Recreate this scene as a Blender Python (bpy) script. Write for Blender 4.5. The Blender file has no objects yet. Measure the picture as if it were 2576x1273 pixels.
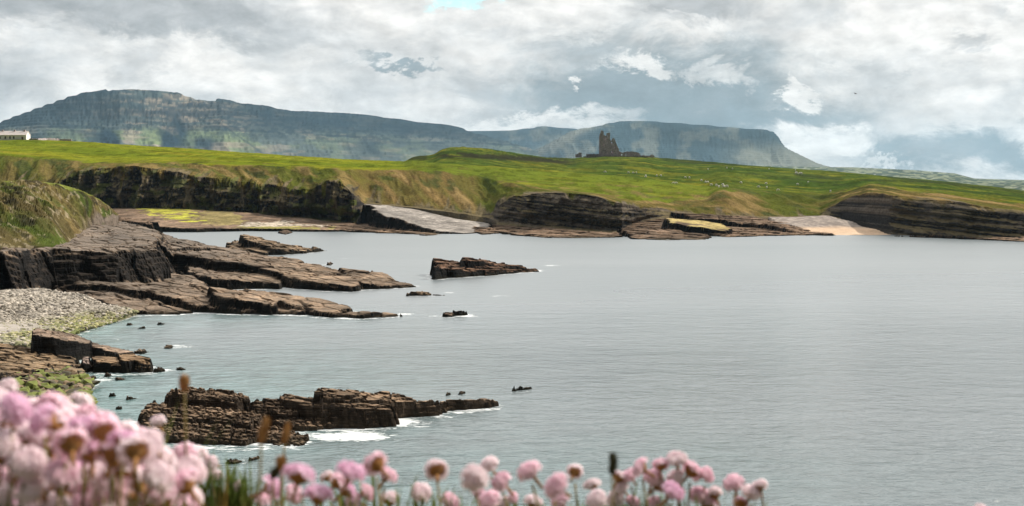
import bpy, math, random
import numpy as np
random.seed(7); rng = np.random.default_rng(7)
R = math.radians
# ------------------------------------------------------------------ camera
F, CX, CY, CH = 2761.0, 1287.5, 636.5, 16.0
PITCH = math.atan(176.5 / F)
scn = bpy.context.scene
COL = scn.collection
cam = bpy.data.cameras.new('camera'); camo = bpy.data.objects.new('camera', cam); COL.objects.link(camo)
camo.location = (0, 0, CH); camo.rotation_euler = (math.pi/2 - PITCH, 0, 0)
cam.sensor_width = 36; cam.lens = 36*F/2575; cam.clip_start = .05; cam.clip_end = 60000
cam.dof.use_dof = True; cam.dof.focus_distance = 160; cam.dof.aperture_fstop = 8.0
scn.camera = camo
scn.view_settings.view_transform = 'Standard'; scn.view_settings.look = 'None'
scn.view_settings.exposure = .28; scn.view_settings.gamma = 1
scn.cycles.volume_bounces = 1; scn.cycles.max_bounces = 8
# ------------------------------------------------------------------ sun
SUN_AZ, SUN_EL = R(62), R(40)
sl = bpy.data.lights.new('sun', 'SUN'); sl.energy = 3.9; sl.angle = R(.5); sl.color = (1, .93, .82)
so = bpy.data.objects.new('sun', sl); COL.objects.link(so)
from mathutils import Vector
sd = Vector((math.sin(SUN_AZ)*math.cos(SUN_EL), math.cos(SUN_AZ)*math.cos(SUN_EL), math.sin(SUN_EL)))
so.rotation_euler = sd.to_track_quat('Z', 'Y').to_euler(); so.location = sd*50

# ------------------------------------------------------------------ node helpers
class NT:
    def __init__(s, t): s.t = t; s.n = t.nodes; s.l = t.links
    def new(s, ty, **k):
        n = s.n.new(ty)
        for a, b in k.items(): setattr(n, a, b)
        return n
    def set(s, sock, v):
        if hasattr(v, 'is_linked'): s.l.new(v, sock)
        elif v is not None: sock.default_value = v
    def math(s, op, a, b=None, c=None, clamp=False):
        n = s.new('ShaderNodeMath', operation=op, use_clamp=clamp)
        s.set(n.inputs[0], a)
        if b is not None: s.set(n.inputs[1], b)
        if c is not None: s.set(n.inputs[2], c)
        return n.outputs[0]
    def mix(s, f, a, b, blend='MIX'):
        n = s.new('ShaderNodeMix', data_type='RGBA', blend_type=blend)
        s.set(n.inputs[0], f); s.set(n.inputs[6], rgba(a)); s.set(n.inputs[7], rgba(b))
        return n.outputs[2]
    def noise(s, vec, scale, detail=4, rough=.5, dist=0, out=0):
        n = s.new('ShaderNodeTexNoise'); s.set(n.inputs['Vector'], vec)
        n.inputs['Scale'].default_value = scale; n.inputs['Detail'].default_value = detail
        n.inputs['Roughness'].default_value = rough; n.inputs['Distortion'].default_value = dist
        return n.outputs[out]
    def mr(s, v, a, b, c=0., d=1., smooth=False):
        n = s.new('ShaderNodeMapRange', interpolation_type='SMOOTHSTEP' if smooth else 'LINEAR')
        s.set(n.inputs[0], v)
        for i, q in enumerate((a, b, c, d)): s.set(n.inputs[i+1], q)
        return n.outputs[0]
    def mapping(s, vec, scale=(1, 1, 1), rot=(0, 0, 0), loc=(0, 0, 0)):
        n = s.new('ShaderNodeMapping'); s.set(n.inputs[0], vec)
        n.inputs[1].default_value = loc; n.inputs[2].default_value = rot; n.inputs[3].default_value = scale
        return n.outputs[0]
    def comb(s, x, y, z=0.):
        n = s.new('ShaderNodeCombineXYZ'); s.set(n.inputs[0], x); s.set(n.inputs[1], y); s.set(n.inputs[2], z)
        return n.outputs[0]
def rgba(c):
    if isinstance(c, (tuple, list)) and len(c) == 3: return (*c, 1)
    if isinstance(c, (float, int)): return (c, c, c, 1)
    return c
# ------------------------------------------------------------------ world: physical sky under broken cloud
w = bpy.data.worlds.new('World'); scn.world = w; w.use_nodes = True
T = NT(w.node_tree); T.n.clear()
WS = .15
sky = T.new('ShaderNodeTexSky', sky_type='NISHITA'); sky.sun_disc = False
sky.sun_elevation = SUN_EL; sky.sun_rotation = SUN_AZ
gen = T.new('ShaderNodeTexCoord').outputs['Generated']
sep = T.new('ShaderNodeSeparateXYZ'); T.l.new(gen, sep.inputs[0])
az = T.math('ARCTAN2', sep.outputs[0], sep.outputs[1]); el = T.math('ARCSINE', sep.outputs[2])
ae = T.comb(az, el, 0.)
aes = T.mapping(ae, (1, 1.9, 1))
nA = T.noise(aes, 9, 9, .58, .3); nB = T.noise(T.mapping(aes, loc=(3, 5, 1)), 30, 8, .62, .4)
nBc = T.noise(T.mapping(aes, loc=(9, 2, 4)), 16, 9, .68, .3, out=1)
nD = T.noise(T.mapping(aes, loc=(3, 5, 1)), 15, 9, .62, .15); nE = T.noise(T.mapping(aes, loc=(2.992, 4.988, 1)), 15, 9, .62, .15)
relief = T.math('MULTIPLY', T.math('SUBTRACT', nD, nE), 1.05)
sb = T.new('ShaderNodeSeparateColor'); T.l.new(nBc, sb.inputs[0])
waz = T.math('ADD', az, T.math('MULTIPLY', T.math('SUBTRACT', sb.outputs[0], .5), .12))
wel = T.math('ADD', el, T.math('MULTIPLY', T.math('SUBTRACT', sb.outputs[1], .5), .085))
def blob(px, py, a, b, tilt=0., soft=.5, gain=1.):
    """soft ellipse of cloud round one direction of the sky"""
    soft *= 1.25; u0, v0 = (px - CX)/F, (460 - py)/F
    dx = T.math('SUBTRACT', waz, u0); dy = T.math('SUBTRACT', wel, v0)
    c, s = math.cos(R(tilt)), math.sin(R(tilt))
    x = T.math('MULTIPLY', T.math('ADD', T.math('MULTIPLY', dx, c), T.math('MULTIPLY', dy, s)), F/a)
    y = T.math('MULTIPLY', T.math('SUBTRACT', T.math('MULTIPLY', dy, c), T.math('MULTIPLY', dx, s)), F/b)
    r = T.math('SQRT', T.math('ADD', T.math('MULTIPLY', x, x), T.math('MULTIPLY', y, y)))
    return T.mr(r, 1+soft, 1-soft, 0, gain, True)
def shape(lst, k=.75):
    acc = None
    for q in lst:
        m = blob(*q); acc = m if acc is None else T.math('MAXIMUM', acc, m)
    nz = T.math('MULTIPLY', T.math('SUBTRACT', nD, .5), k)
    return T.math('MULTIPLY', T.mr(T.math('ADD', acc, nz), .05, .98, 0, 1, True), T.mr(acc, 0, .15, 0, 1))
white = T.mr(nA, .38, .62, 0, 1)
base = T.mix(white, (3.6, 3.7, 3.72), (5.6, 5.45, 5.22))
fine = T.mr(nB, .3, .7, 0, 1)
base = T.mix(T.math('MULTIPLY', fine, .2), base, (5.4, 5.3, 5.05))
grey = shape([(330, 42, 560, 62, -5, .5, 1.), (60, 225, 150, 80, 0, .6, .8), (390, 195, 60, 55, 0, .5, .5), (880, 250, 80, 38, -15, .5, .45),
              (1225, 235, 75, 60, -35, .5, .55), (1740, 20, 190, 55, 0, .6, .8), (2100, 210, 120, 40, -10, .6, .35), (2330, 215, 120, 30, 5, .6, .4), (2370, 132, 70, 18, 8, .5, .6), (1000, 120, 300, 40, -8, .7, .35),
              (700, 130, 400, 25, -5, .7, .3), (2120, 330, 200, 60, 0, .7, .4), (90, 100, 120, 16, -12, .5, .4)])
c1 = T.mix(grey, base, T.mix(fine, (2.35, 2.48, 2.55), (3.2, 3.3, 3.35)))
blue = shape([(1640, 230, 400, 115, 3, .55, .95), (1800, 290, 300, 60, 0, .6, .9), (2380, 395, 330, 60, 0, .5, .8), (2570, 270, 70, 60, 0, .5, .8),
              (2220, 200, 30, 10, 0, .5, .4), (1010, 163, 110, 13, -10, .5, .8), (1500, 120, 120, 60, 15, .6, .6)])
lowb = T.mr(el, .16, .04, 0, 1)
c2 = T.mix(blue, c1, T.mix(lowb, (2.1, 2.42, 2.58), (1.4, 1.78, 1.97)))
wh = shape([(1615, 172, 100, 26, -8, .4, .75), (1790, 192, 75, 28, -12, .4, .55), (1465, 210, 30, 18, 0, .35, .85), (1990, 228, 42, 30, -30, .35, .9),
            (2050, 365, 110, 48, 0, .4, .85), (2480, 130, 65, 95, 0, .4, .8), (2550, 345, 60, 45, 0, .5, .8), (1300, 315, 260, 24, 2, .6, .8),
            (2190, 415, 50, 10, 0, .5, .6), (1750, 60, 60, 16, -35, .5, .5), (1430, 40, 200, 60, 0, .6, .6), (2150, 130, 220, 60, 10, .7, .7), (950, 60, 250, 50, 0, .7, .4)])
c3 = T.mix(T.math('MULTIPLY', wh, .85), c2, (5.8, 5.68, 5.45)); rl = T.math('ADD', 1., relief); c3 = T.mix(1., c3, T.comb(rl, rl, rl), 'MULTIPLY')
# unseen sky: darkened behind to shade cliffs, brightened overhead to light the water
yb = T.mr(sep.outputs[1], .35, -.25, 1., .10, True)
up = T.mr(sep.outputs[2], .17, .30, 1., 2.5, True)
c4 = T.mix(1., c3, T.comb(T.math('MULTIPLY', yb, up), T.math('MULTIPLY', yb, up), T.math('MULTIPLY', yb, up)), 'MULTIPLY')
hole = blob(1172, -2, 70, 30, 0, .3, 1.)
skyb = T.mix(1., sky.outputs[0], (1.15, 1.35, 1.1), 'MULTIPLY')
c5 = T.mix(hole, c4, skyb)
bg = T.new('ShaderNodeBackground'); T.l.new(c5, bg.inputs[0]); bg.inputs[1].default_value = WS
T.l.new(bg.outputs[0], T.new('ShaderNodeOutputWorld').inputs[0])

# ------------------------------------------------------------------ projection of photo measurements to places on the ground
CP, SP = math.cos(PITCH), math.sin(PITCH)
def ray(px, py):
    a, b = (np.asarray(px, float)-CX)/F, (CY-np.asarray(py, float))/F
    return a, CP + b*SP, -SP + b*CP
def at_z(px, py, z):
    a, f, u = ray(px, py); t = (z-CH)/u
    return a*t, f*t, np.zeros_like(t)+z
def at_d(px, py, d):
    a, f, u = ray(px, py); t = d/f
    return a*t, f*t, CH+u*t
def proj(x, y, z):
    dz = z-CH; dep = y*CP - dz*SP; up_ = y*SP + dz*CP
    return CX + F*x/dep, CY - F*up_/dep
# ------------------------------------------------------------------ noise
def _h(ix, iy, iz, seed):
    h = (ix.astype(np.int64)*374761393 + iy.astype(np.int64)*668265263 + iz.astype(np.int64)*2147483647 + seed*974634777) & 0xffffffff
    h = ((h ^ (h >> 13))*1274126177) & 0xffffffff
    h = ((h ^ (h >> 16))*2246822519) & 0xffffffff
    return ((h ^ (h >> 15)) & 0xffffff)/float(0xffffff)
def vnoise(x, y, z=0., seed=0):
    x, y, z = np.broadcast_arrays(np.asarray(x, float), np.asarray(y, float), np.asarray(z, float))
    ix, iy, iz = np.floor(x), np.floor(y), np.floor(z)
    fx, fy, fz = x-ix, y-iy, z-iz
    q = lambda t: t*t*t*(t*(t*6-15)+10)
    fx, fy, fz = q(fx), q(fy), q(fz); r = 0
    for i in (0, 1):
        for j in (0, 1):
            for k in (0, 1):
                if k and not np.any(fz): continue
                r = r + _h(ix+i, iy+j, iz+k, seed)*(fx if i else 1-fx)*(fy if j else 1-fy)*(fz if k else 1-fz)
    return r
def fbm(x, y, z=0., o=5, seed=0, g=.5, ridged=False):
    s = 0; a = 1; t = 0
    for i in range(o):
        n = vnoise(x*2**i + 17.3*i, y*2**i - 9.1*i, z*2**i + 3.7*i if np.any(z) else 0., seed+i)
        if ridged: n = 1-np.abs(2*n-1)
        s = s + a*n; t += a; a *= g
    return s/t
def worley(x, y, seed=0):
    """F1, F2 and the random value of the nearest cell"""
    ix, iy = np.floor(x), np.floor(y)
    f1 = np.full(x.shape, 9.); f2 = f1.copy(); idv = np.zeros(x.shape); id2 = idv.copy()
    for i in (-1, 0, 1):
        for j in (-1, 0, 1):
            cx, cy = ix+i, iy+j; z0 = np.zeros_like(cx)
            dx = cx + _h(cx, cy, z0, seed) - x; dy = cy + _h(cx, cy, z0+1, seed) - y
            d = np.sqrt(dx*dx+dy*dy); v = _h(cx, cy, z0+2, seed); v2 = _h(cx, cy, z0+3, seed)
            m = d < f1
            f2 = np.where(m, f1, np.minimum(f2, d)); idv = np.where(m, v, idv); id2 = np.where(m, v2, id2); f1 = np.where(m, d, f1)
    return f1, f2, idv, id2
def ss(a, b, x): t = np.clip((x-a)/(b-a), 0, 1); return t*t*(3-2*t)
def mixc(a, b, t): t = np.asarray(t)[..., None]; return np.asarray(a)*(1-t) + np.asarray(b)*t
def curve(pts, x, k=1):
    p = np.array(pts, float); return np.interp(x, p[:, 0], p[:, k])
def smooth1(a, n):
    k = np.hanning(n+2)[1:-1]; k /= k.sum(); return np.convolve(np.pad(a, n//2, 'edge'), k, 'same')[n//2:-(n//2)][:len(a)]
# ------------------------------------------------------------------ mesh helpers
def tag(o, label=None, cat=None, group=None, kind=None):
    for k, v in (('label', label), ('category', cat), ('group', group), ('kind', kind)):
        if v: o[k] = v
    return o
def link(name, me, mat=None, parent=None):
    o = bpy.data.objects.new(name, me); COL.objects.link(o)
    if mat: me.materials.append(mat)
    if parent: o.parent = parent
    return o
def empty(name, loc=(0, 0, 0), rz=0.):
    o = bpy.data.objects.new(name, None); COL.objects.link(o); o.location = loc; o.rotation_euler = (0, 0, rz); o.empty_display_size = .1
    return o
def mesh_np(name, V, Q, col=None, attrs=None, smooth=True):
    """V n x 3 ; Q m x k faces"""
    me = bpy.data.meshes.new(name); n, k = Q.shape
    me.vertices.add(len(V)); me.vertices.foreach_set('co', V.astype(np.float32).ravel())
    me.loops.add(n*k); me.loops.foreach_set('vertex_index', Q.astype(np.int32).ravel())
    me.polygons.add(n); me.polygons.foreach_set('loop_start', np.arange(0, n*k, k, dtype=np.int32))
    me.polygons.foreach_set('loop_total', np.full(n, k, np.int32))
    me.polygons.foreach_set('use_smooth', np.full(n, smooth))
    me.update(calc_edges=True); me.validate()
    if col is not None:
        a = me.attributes.new('Col', 'FLOAT_COLOR', 'POINT'); c = np.ones((len(V), 4), np.float32); c[:, :3] = col.reshape(-1, 3); a.data.foreach_set('color', c.ravel())
    for nm, d in (attrs or {}).items():
        a = me.attributes.new(nm, 'FLOAT', 'POINT'); a.data.foreach_set('value', d.astype(np.float32).ravel())
    return me
def grid_q(nr, nc, keep=None):
    i = np.arange(nr*nc).reshape(nr, nc)
    q = np.stack([i[:-1, :-1], i[:-1, 1:], i[1:, 1:], i[1:, :-1]], -1).reshape(-1, 4)
    return q if keep is None else q[keep.reshape(-1)]
def normals(X, Y, Z):
    P = np.stack([X, Y, Z], -1); a = np.gradient(P, axis=1); b = np.gradient(P, axis=0)
    n = np.cross(a, b); n /= np.linalg.norm(n, axis=-1, keepdims=True)+1e-9
    return n*np.sign(n[..., 2:]+1e-9)
def inpoly(px, py, poly):
    r = np.zeros(px.shape, bool); n = len(poly)
    for i in range(n):
        x1, y1 = poly[i][:2]; x2, y2 = poly[(i+1) % n][:2]
        if y1 == y2: continue
        c = ((y1 > py) != (y2 > py)) & (px < (x2-x1)*(py-y1)/(y2-y1)+x1); r ^= c
    return r
def polydist(px, py, poly):
    d = np.full(px.shape, 1e9); n = len(poly)
    for i in range(n):
        x1, y1 = poly[i][:2]; x2, y2 = poly[(i+1) % n][:2]
        vx, vy = x2-x1, y2-y1; t = np.clip(((px-x1)*vx+(py-y1)*vy)/(vx*vx+vy*vy+1e-9), 0, 1)
        d = np.minimum(d, np.hypot(px-x1-t*vx, py-y1-t*vy))
    return d
# ------------------------------------------------------------------ materials
def mat_vc(name, scale=1., amt=.35, bump=.3, bdist=.1, rough=.85, spec=.3, lay=(1, 1, 1), rot=(0, 0, 0), strata=0.):
    m = bpy.data.materials.new(name); m.use_nodes = True; t = NT(m.node_tree); bs = t.n['Principled BSDF']
    a = t.new('ShaderNodeAttribute', attribute_name='Col').outputs[0]
    P = t.new('ShaderNodeNewGeometry').outputs['Position']; P = t.mapping(P, lay, rot)
    n1 = t.noise(P, scale, 8, .65); n2 = t.noise(P, scale*.13, 4, .6)
    k = t.math('MULTIPLY', t.mr(n1, .25, .75, 1-amt, 1+amt), t.mr(n2, .3, .7, 1-amt*.5, 1+amt*.5)); hb = n1
    if strata:
        n3 = t.noise(t.mapping(P, (.12, .12, strata)), 1., 5, .7); k = t.math('MULTIPLY', k, t.mr(n3, .3, .7, .55, 1.5)); hb = t.math('ADD', n1, t.math('MULTIPLY', n3, 1.5))
    c = t.mix(1., a, t.comb(k, k, k), 'MULTIPLY')
    t.l.new(c, bs.inputs['Base Color']); bs.inputs['Roughness'].default_value = rough
    bs.inputs['Specular IOR Level'].default_value = spec
    b = t.new('ShaderNodeBump'); b.inputs[0].default_value = bump; b.inputs[1].default_value = bdist
    t.l.new(hb, b.inputs['Height']); t.l.new(b.outputs[0], bs.inputs['Normal'])
    return m
M_rock = mat_vc('strata_rock', 2.2, .5, .9, .25, .85, .08, (1, 1, 1.6), (R(3), R(4), 0), 2.2)
M_rockf = mat_vc('far_rock', .9, .5, .9, .5, .9, .05, (1, 1, 1.6), (0, R(5), 0), 1.2)
M_land = mat_vc('turf_and_cliff', 1.1, .4, .9, .4, 1., 0., (1, .6, 1))
M_mtn = mat_vc('mountain_side', .011, .3, .5, 12, 1., 0, (1, .5, 1.7))
M_peb = mat_vc('pebble_stone', 3., .3, .3, .03, .8, .3)
def mat_p(name, col, rough=.8, scale=5., amt=.2, bump=.2, bd=.02, spec=.3, sub=0.):
    m = bpy.data.materials.new(name); m.use_nodes = True; t = NT(m.node_tree); bs = t.n['Principled BSDF']
    P = t.new('ShaderNodeTexCoord').outputs['Object']; n1 = t.noise(P, scale, 6, .6)
    k = t.mr(n1, .3, .7, 1-amt, 1+amt)
    t.l.new(t.mix(1., col, t.comb(k, k, k), 'MULTIPLY'), bs.inputs['Base Color'])
    bs.inputs['Roughness'].default_value = rough; bs.inputs['Specular IOR Level'].default_value = spec
    b = t.new('ShaderNodeBump'); b.inputs[0].default_value = bump; b.inputs[1].default_value = bd
    t.l.new(n1, b.inputs['Height']); t.l.new(b.outputs[0], bs.inputs['Normal'])
    if sub:  # thin petals and leaves let light through
        tr = t.new('ShaderNodeBsdfTranslucent'); tr.inputs[0].default_value = rgba(col)
        mx = t.new('ShaderNodeMixShader'); mx.inputs[0].default_value = sub
        t.l.new(bs.outputs[0], mx.inputs[1]); t.l.new(tr.outputs[0], mx.inputs[2]); t.l.new(mx.outputs[0], t.n['Material Output'].inputs[0])
    return m
# ------------------------------------------------------------------ mountains
def loft_mountain(name, ridge, dcrest, dfoot, x0, x1, step, cliff, seed, colf, rows=130, ybase=470, rib=1.):
    px = np.arange(x0, x1+step, step, dtype=float); ry = curve(ridge, px)
    dc = curve(dcrest, px); df = dc-dfoot
    s = np.linspace(0, 1, rows)[:, None]
    Xc, Yc, Zc = at_d(px, ry, dc); zb = 5.
    A = px[None]/60.
    # profile: long concave scree then a cliff band at the top
    hcl = 1-cliff(px)[None]
    prof = np.where(s < .80, hcl*(s/.80)**1.55, hcl + (1-hcl)*ss(.80, .97, s))
    Zs = smooth1(Zc, 61); Z = zb + (Zs[None] + (Zc-Zs)[None]*ss(.82, .99, s) - zb)*prof
    d = df[None] + (dc-df)[None]*s
    q = prof*(Zc[None]-zb)/75.
    g = fbm(A*1.3*rib + .5*q, q*.9, o=4, g=.42, seed=seed, ridged=True)-.6
    g2 = fbm(A*5*rib+.8*q, q*1.6, o=3, seed=seed+9, ridged=True)-.6
    band = ss(.03, .3, s)*(1-ss(.965, 1., s))
    H = (Zc[None]-zb)
    band = band*(1-.75*ss(.5, .85, s)); Z = Z + band*H*(.05*g + .018*g2 + .05*(fbm(A*1.2, q*1.3, o=4, seed=seed+2)-.5))
    up_ = ss(.7, .82, s)*(1-ss(.93, .99, s))
    Z = Z - up_*H*.03*(fbm(A*11*rib, q*2.2, o=4, seed=seed+4)-.3)*(.4+1.2*vnoise(A*1.1, q*.8, seed=seed+6))
    Z = np.minimum(Z, Zc[None]-(dc[None]-d)*.02*(s < .99))
    # horizontal ledges of limestone
    st = H.mean()*.055; wq = Z/st; fr = wq-np.floor(wq)
    Z = np.where(s > .45, (np.floor(wq)+ss(.25, .75, fr))*st*.55+Z*.45, Z)
    a, f, u = ray(px, ry); X = (a/f)[None]*d; Y = d + 0*X
    # back of the plateau
    b = np.array([.02, .06, .2, .5])[:, None]
    Xb = np.repeat(X[-1:], 4, 0)*(1+b); Yb = np.repeat(Y[-1:], 4, 0)*(1+b); Zb = np.repeat(Z[-1:], 4, 0)-np.array([2, 12, 80, 400])[:, None]
    S = np.concatenate([s+0*Z, 1+b+0*Xb]); A2 = np.concatenate([A+0*Z, A+0*Xb])
    X, Y, Z = (np.concatenate(q) for q in ((X, Xb), (Y, Yb), (Z, Zb)))
    N = normals(X, Y, Z); c = colf(A2, S, Z/Z.max(), N, seed)
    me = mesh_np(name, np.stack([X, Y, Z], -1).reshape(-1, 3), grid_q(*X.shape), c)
    return tag(link(name, me, M_mtn), kind='structure')
def col_m1(A, S, h, N, sd):
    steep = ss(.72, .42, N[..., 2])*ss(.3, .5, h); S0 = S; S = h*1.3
    slate_shade = np.array([.012, .024, .035]); heath = np.array([.07, .09, .088]); grass = np.array([.16, .20, .10]); tan = np.array([.26, .22, .17])
    n = fbm(A*.8, S*5, o=5, seed=sd+30); n2 = fbm(A*1.1+4, S*14, o=5, seed=sd+31)
    c = mixc(heath, grass, ss(.42, .62, n)*ss(.85, .55, S)*(.3+.7*np.exp(-((A-7)/4.)**2))); c = mixc(c, tan, ss(.5, .66, n2)*.7*np.exp(-((A-7.5)/3.5)**2)+ss(.56, .7, n2)*.25)  # grass and heath patches also stand in for dappled cloud light
    bd = fbm(A*.35, h*26, o=3, seed=sd+40); top_ = ss(.5, .66, h); c = mixc(c, slate_shade, top_*.8*(1-np.exp(-((A-7.3)/2.2)**2))); c = mixc(c, tan, top_*np.exp(-((A-7.3)/2.4)**2)*ss(.47, .6, bd)); c = mixc(c, slate_shade, ss(.35, .6, h)*ss(.58, .7, bd)*.8)  # slate band paints the upper shadow, tan bands the sunlit ledges
    c = mixc(c, slate_shade*.7, np.exp(-((A-8.3-(.78-h)*5.5)/.07)**2)*.6*(h < .8)); c = mixc(c, slate_shade, np.clip(steep*.6, 0, 1)); c = mixc(c, slate_shade*.8, ss(.5, .62, fbm(A*7, S*26, o=3, seed=sd+33))*.7*ss(.45, .75, S))
    return mixc(c, slate_shade, ss(.55, .8, fbm(A*.7, S*2, o=3, seed=sd+34)))
def col_m2(A, S, h, N, sd):
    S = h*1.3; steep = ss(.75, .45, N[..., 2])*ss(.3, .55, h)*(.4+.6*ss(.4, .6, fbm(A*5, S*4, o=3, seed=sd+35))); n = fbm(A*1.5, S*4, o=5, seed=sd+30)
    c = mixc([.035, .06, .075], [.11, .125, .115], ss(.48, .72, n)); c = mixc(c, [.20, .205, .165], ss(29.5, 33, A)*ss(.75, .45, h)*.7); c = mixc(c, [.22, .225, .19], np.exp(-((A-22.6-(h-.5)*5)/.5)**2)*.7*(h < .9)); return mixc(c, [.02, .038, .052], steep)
M1 = [(-400, 400), (-200, 352), (0, 310), (45, 292), (90, 276), (133, 261), (175, 246), (210, 236), (240, 231), (266, 228), (273, 231), (283, 229), (315, 228), (400, 231), (448, 236), (470, 245), (490, 252), (542, 256), (546, 251), (552, 250), (595, 259),
      (665, 268), (735, 282), (800, 283), (875, 287), (950, 294), (1011, 303), (1080, 311), (1153, 319), (1166, 325), (1185, 333), (1260, 352), (1400, 395), (1600, 430)]
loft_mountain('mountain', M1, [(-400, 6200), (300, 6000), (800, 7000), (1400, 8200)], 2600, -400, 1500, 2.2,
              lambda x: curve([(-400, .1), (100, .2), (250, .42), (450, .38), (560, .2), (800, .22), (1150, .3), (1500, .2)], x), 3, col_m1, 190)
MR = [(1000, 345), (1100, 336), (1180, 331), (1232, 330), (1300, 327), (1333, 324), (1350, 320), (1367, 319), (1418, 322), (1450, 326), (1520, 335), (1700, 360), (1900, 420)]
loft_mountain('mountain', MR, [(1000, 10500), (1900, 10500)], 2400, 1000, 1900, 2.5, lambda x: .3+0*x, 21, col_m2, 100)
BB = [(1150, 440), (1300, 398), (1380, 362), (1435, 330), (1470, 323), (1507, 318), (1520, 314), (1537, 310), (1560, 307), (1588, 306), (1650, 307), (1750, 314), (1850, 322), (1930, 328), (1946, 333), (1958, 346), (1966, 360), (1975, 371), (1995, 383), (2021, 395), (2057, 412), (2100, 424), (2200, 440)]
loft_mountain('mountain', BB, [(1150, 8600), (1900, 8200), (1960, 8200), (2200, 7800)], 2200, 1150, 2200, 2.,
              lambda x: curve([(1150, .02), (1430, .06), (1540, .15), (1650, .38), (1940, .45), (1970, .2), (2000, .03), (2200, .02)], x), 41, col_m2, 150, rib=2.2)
# low far country on the right
px = np.arange(1500, 2900, 4.); ry = curve([(1500, 408), (1750, 412), (1930, 417), (2050, 420), (2150, 421), (2300, 428), (2400, 436), (2450, 449), (2575, 453), (2900, 456)], px)
s = np.linspace(0, 1, 60)[:, None]; Xc, Yc, Zc = at_d(px, ry, 5200+0*px); dd = 1500 + s*3700; a, f, u = ray(px, ry)
Z = (2 + (Zc-2)*s**1.2) + (fbm(px[None]/40, s*7, o=4, seed=77)-.5)*14*s*(1-s)*4; X = (a/f)*dd; Y = dd+0*X
Z = np.concatenate([Z, Z[-1:]*.2]); X = np.concatenate([X, X[-1:]*1.3]); Y = np.concatenate([Y, Y[-1:]*1.3]); S = np.concatenate([s, s[-1:]])+0*Z
n = vnoise(px[None]/14+0*S, S*26, seed=5); n2 = vnoise(px[None]/5+0*S, S*60, seed=6)
c = mixc([.06, .08, .06], [.17, .19, .13], ss(.4, .6, n)); c = mixc(c, [.5, .5, .45], ss(.88, .93, n2)*.7)
tag(link('far_lowland', mesh_np('far_lowland', np.stack([X, Y, Z], -1).reshape(-1, 3), grid_q(*X.shape), c), M_mtn), kind='structure')
# ------------------------------------------------------------------ the mainland: cliffs, banks and pasture
FOOT = [(-300, 520, 440), (230, 512, 440), (300, 515, 440), (450, 522, 432), (600, 530, 425), (700, 541, 410), (800, 552, 395), (885, 562, 382), (905, 540, 388), (925, 513, 398), (1000, 519, 396), (1100, 530, 388), (1180, 540, 384),
        (1215, 546, 384), (1250, 556, 372), (1300, 562, 365), (1400, 570, 352), (1500, 577, 345), (1560, 580, 342), (1640, 552, 358), (1680, 548, 365), (1750, 548, 372), (1850, 548, 380), (1960, 548, 392),
        (2080, 545, 405), (2120, 553, 395), (2180, 572, 362), (2240, 590, 340), (2400, 600, 320), (2575, 606, 306), (2900, 616, 290)]
RTOP = [(-300, 500), (60, 492), (130, 470), (196, 434), (252, 423), (350, 419), (437, 434), (490, 443), (560, 450), (647, 464), (735, 476), (787, 478), (830, 456), (855, 452), (880, 476), (915, 510), (925, 509), (1000, 515), (1100, 526), (1215, 542),
        (1240, 540), (1256, 515), (1290, 495), (1350, 486), (1400, 484), (1450, 486), (1500, 494), (1550, 508), (1600, 520), (1680, 527), (1750, 535), (1850, 541), (1960, 545), (2060, 542), (2090, 520), (2127, 497), (2180, 485), (2230, 490), (2267, 497), (2373, 505), (2478, 521), (2548, 532), (2900, 560)]
BROW = [(-300, 375), (0, 388), (133, 401), (245, 411), (437, 411), (595, 415), (700, 418), (875, 427), (1045, 429), (1130, 432), (1215, 447), (1317, 466), (1385, 475), (1520, 488), (1554, 495), (1656, 504), (1750, 503), (1780, 499), (1804, 484), (1828, 479),
        (1951, 486), (2057, 490), (2127, 482), (2190, 467), (2267, 478), (2373, 488), (2478, 503), (2575, 514), (2900, 545)]
RIDGE = [(-300, 345, 700), (0, 350, 690), (100, 351, 690), (300, 362, 700), (500, 376, 740), (700, 390, 800), (875, 401, 860), (1018, 406, 900), (1026, 402, 895), (1036, 396, 890), (1055, 392, 880), (1078, 391, 875), (1092, 387, 870), (1108, 377, 860), (1130, 371, 860), (1150, 370, 860), (1180, 370.5, 860), (1230, 375, 880), (1300, 386, 930), (1370, 395, 980), (1440, 399, 1020),
         (1480, 394, 1020), (1520, 391, 1020), (1620, 392, 1020), (1660, 397, 1020), (1700, 400, 1020), (1800, 408, 1000), (1900, 417, 980), (2000, 425, 960), (2100, 431, 940), (2200, 441, 900), (2300, 450, 870), (2400, 459, 840), (2500, 470, 800), (2575, 480, 780), (2900, 505, 700)]
px = np.arange(-300, 2900, 2.); nc = len(px)
def cv(c, k=1, n=5): return smooth1(curve(c, px, k), n)
fd = cv(FOOT, 2, 9); P1 = np.stack(at_d(px, cv(FOOT, 1, 5), fd)); rt = np.minimum(cv(RTOP), cv(FOOT, 1, 5)-2)
P2 = np.stack(at_d(px, rt, fd+5+2*fbm(px/30, 0*px, seed=8)))
bdep = fd + 30 + 25*vnoise(px/90, 0*px, seed=2) + 30*np.exp(-((px-1160)/140)**2) + 25*np.exp(-((px-2000)/120)**2)
P3 = np.stack(at_d(px, np.minimum(cv(BROW, 1, 11), rt-2), bdep))
P4 = np.stack(at_d(px, cv(RIDGE, 1, 5), cv(RIDGE, 2, 31)))
P0 = P1.copy(); P0[1] -= 7; P0[2] = np.minimum(P1[2]-4, -2)
def seg(A, B, n, last=False):
    t = np.linspace(0, 1, n, endpoint=last)[:, None]; return [A[i][None]*(1-t)+B[i][None]*t for i in range(3)], t+0*A[0][None]
(g0, t0), (g1, t1), (g2, t2), (g3, t3) = seg(P0, P1, 6), seg(P1, P2, 56), seg(P2, P3, 46), seg(P3, P4, 76, True)
n0, n1, n2, n3 = 6, 56, 46, 76
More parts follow.
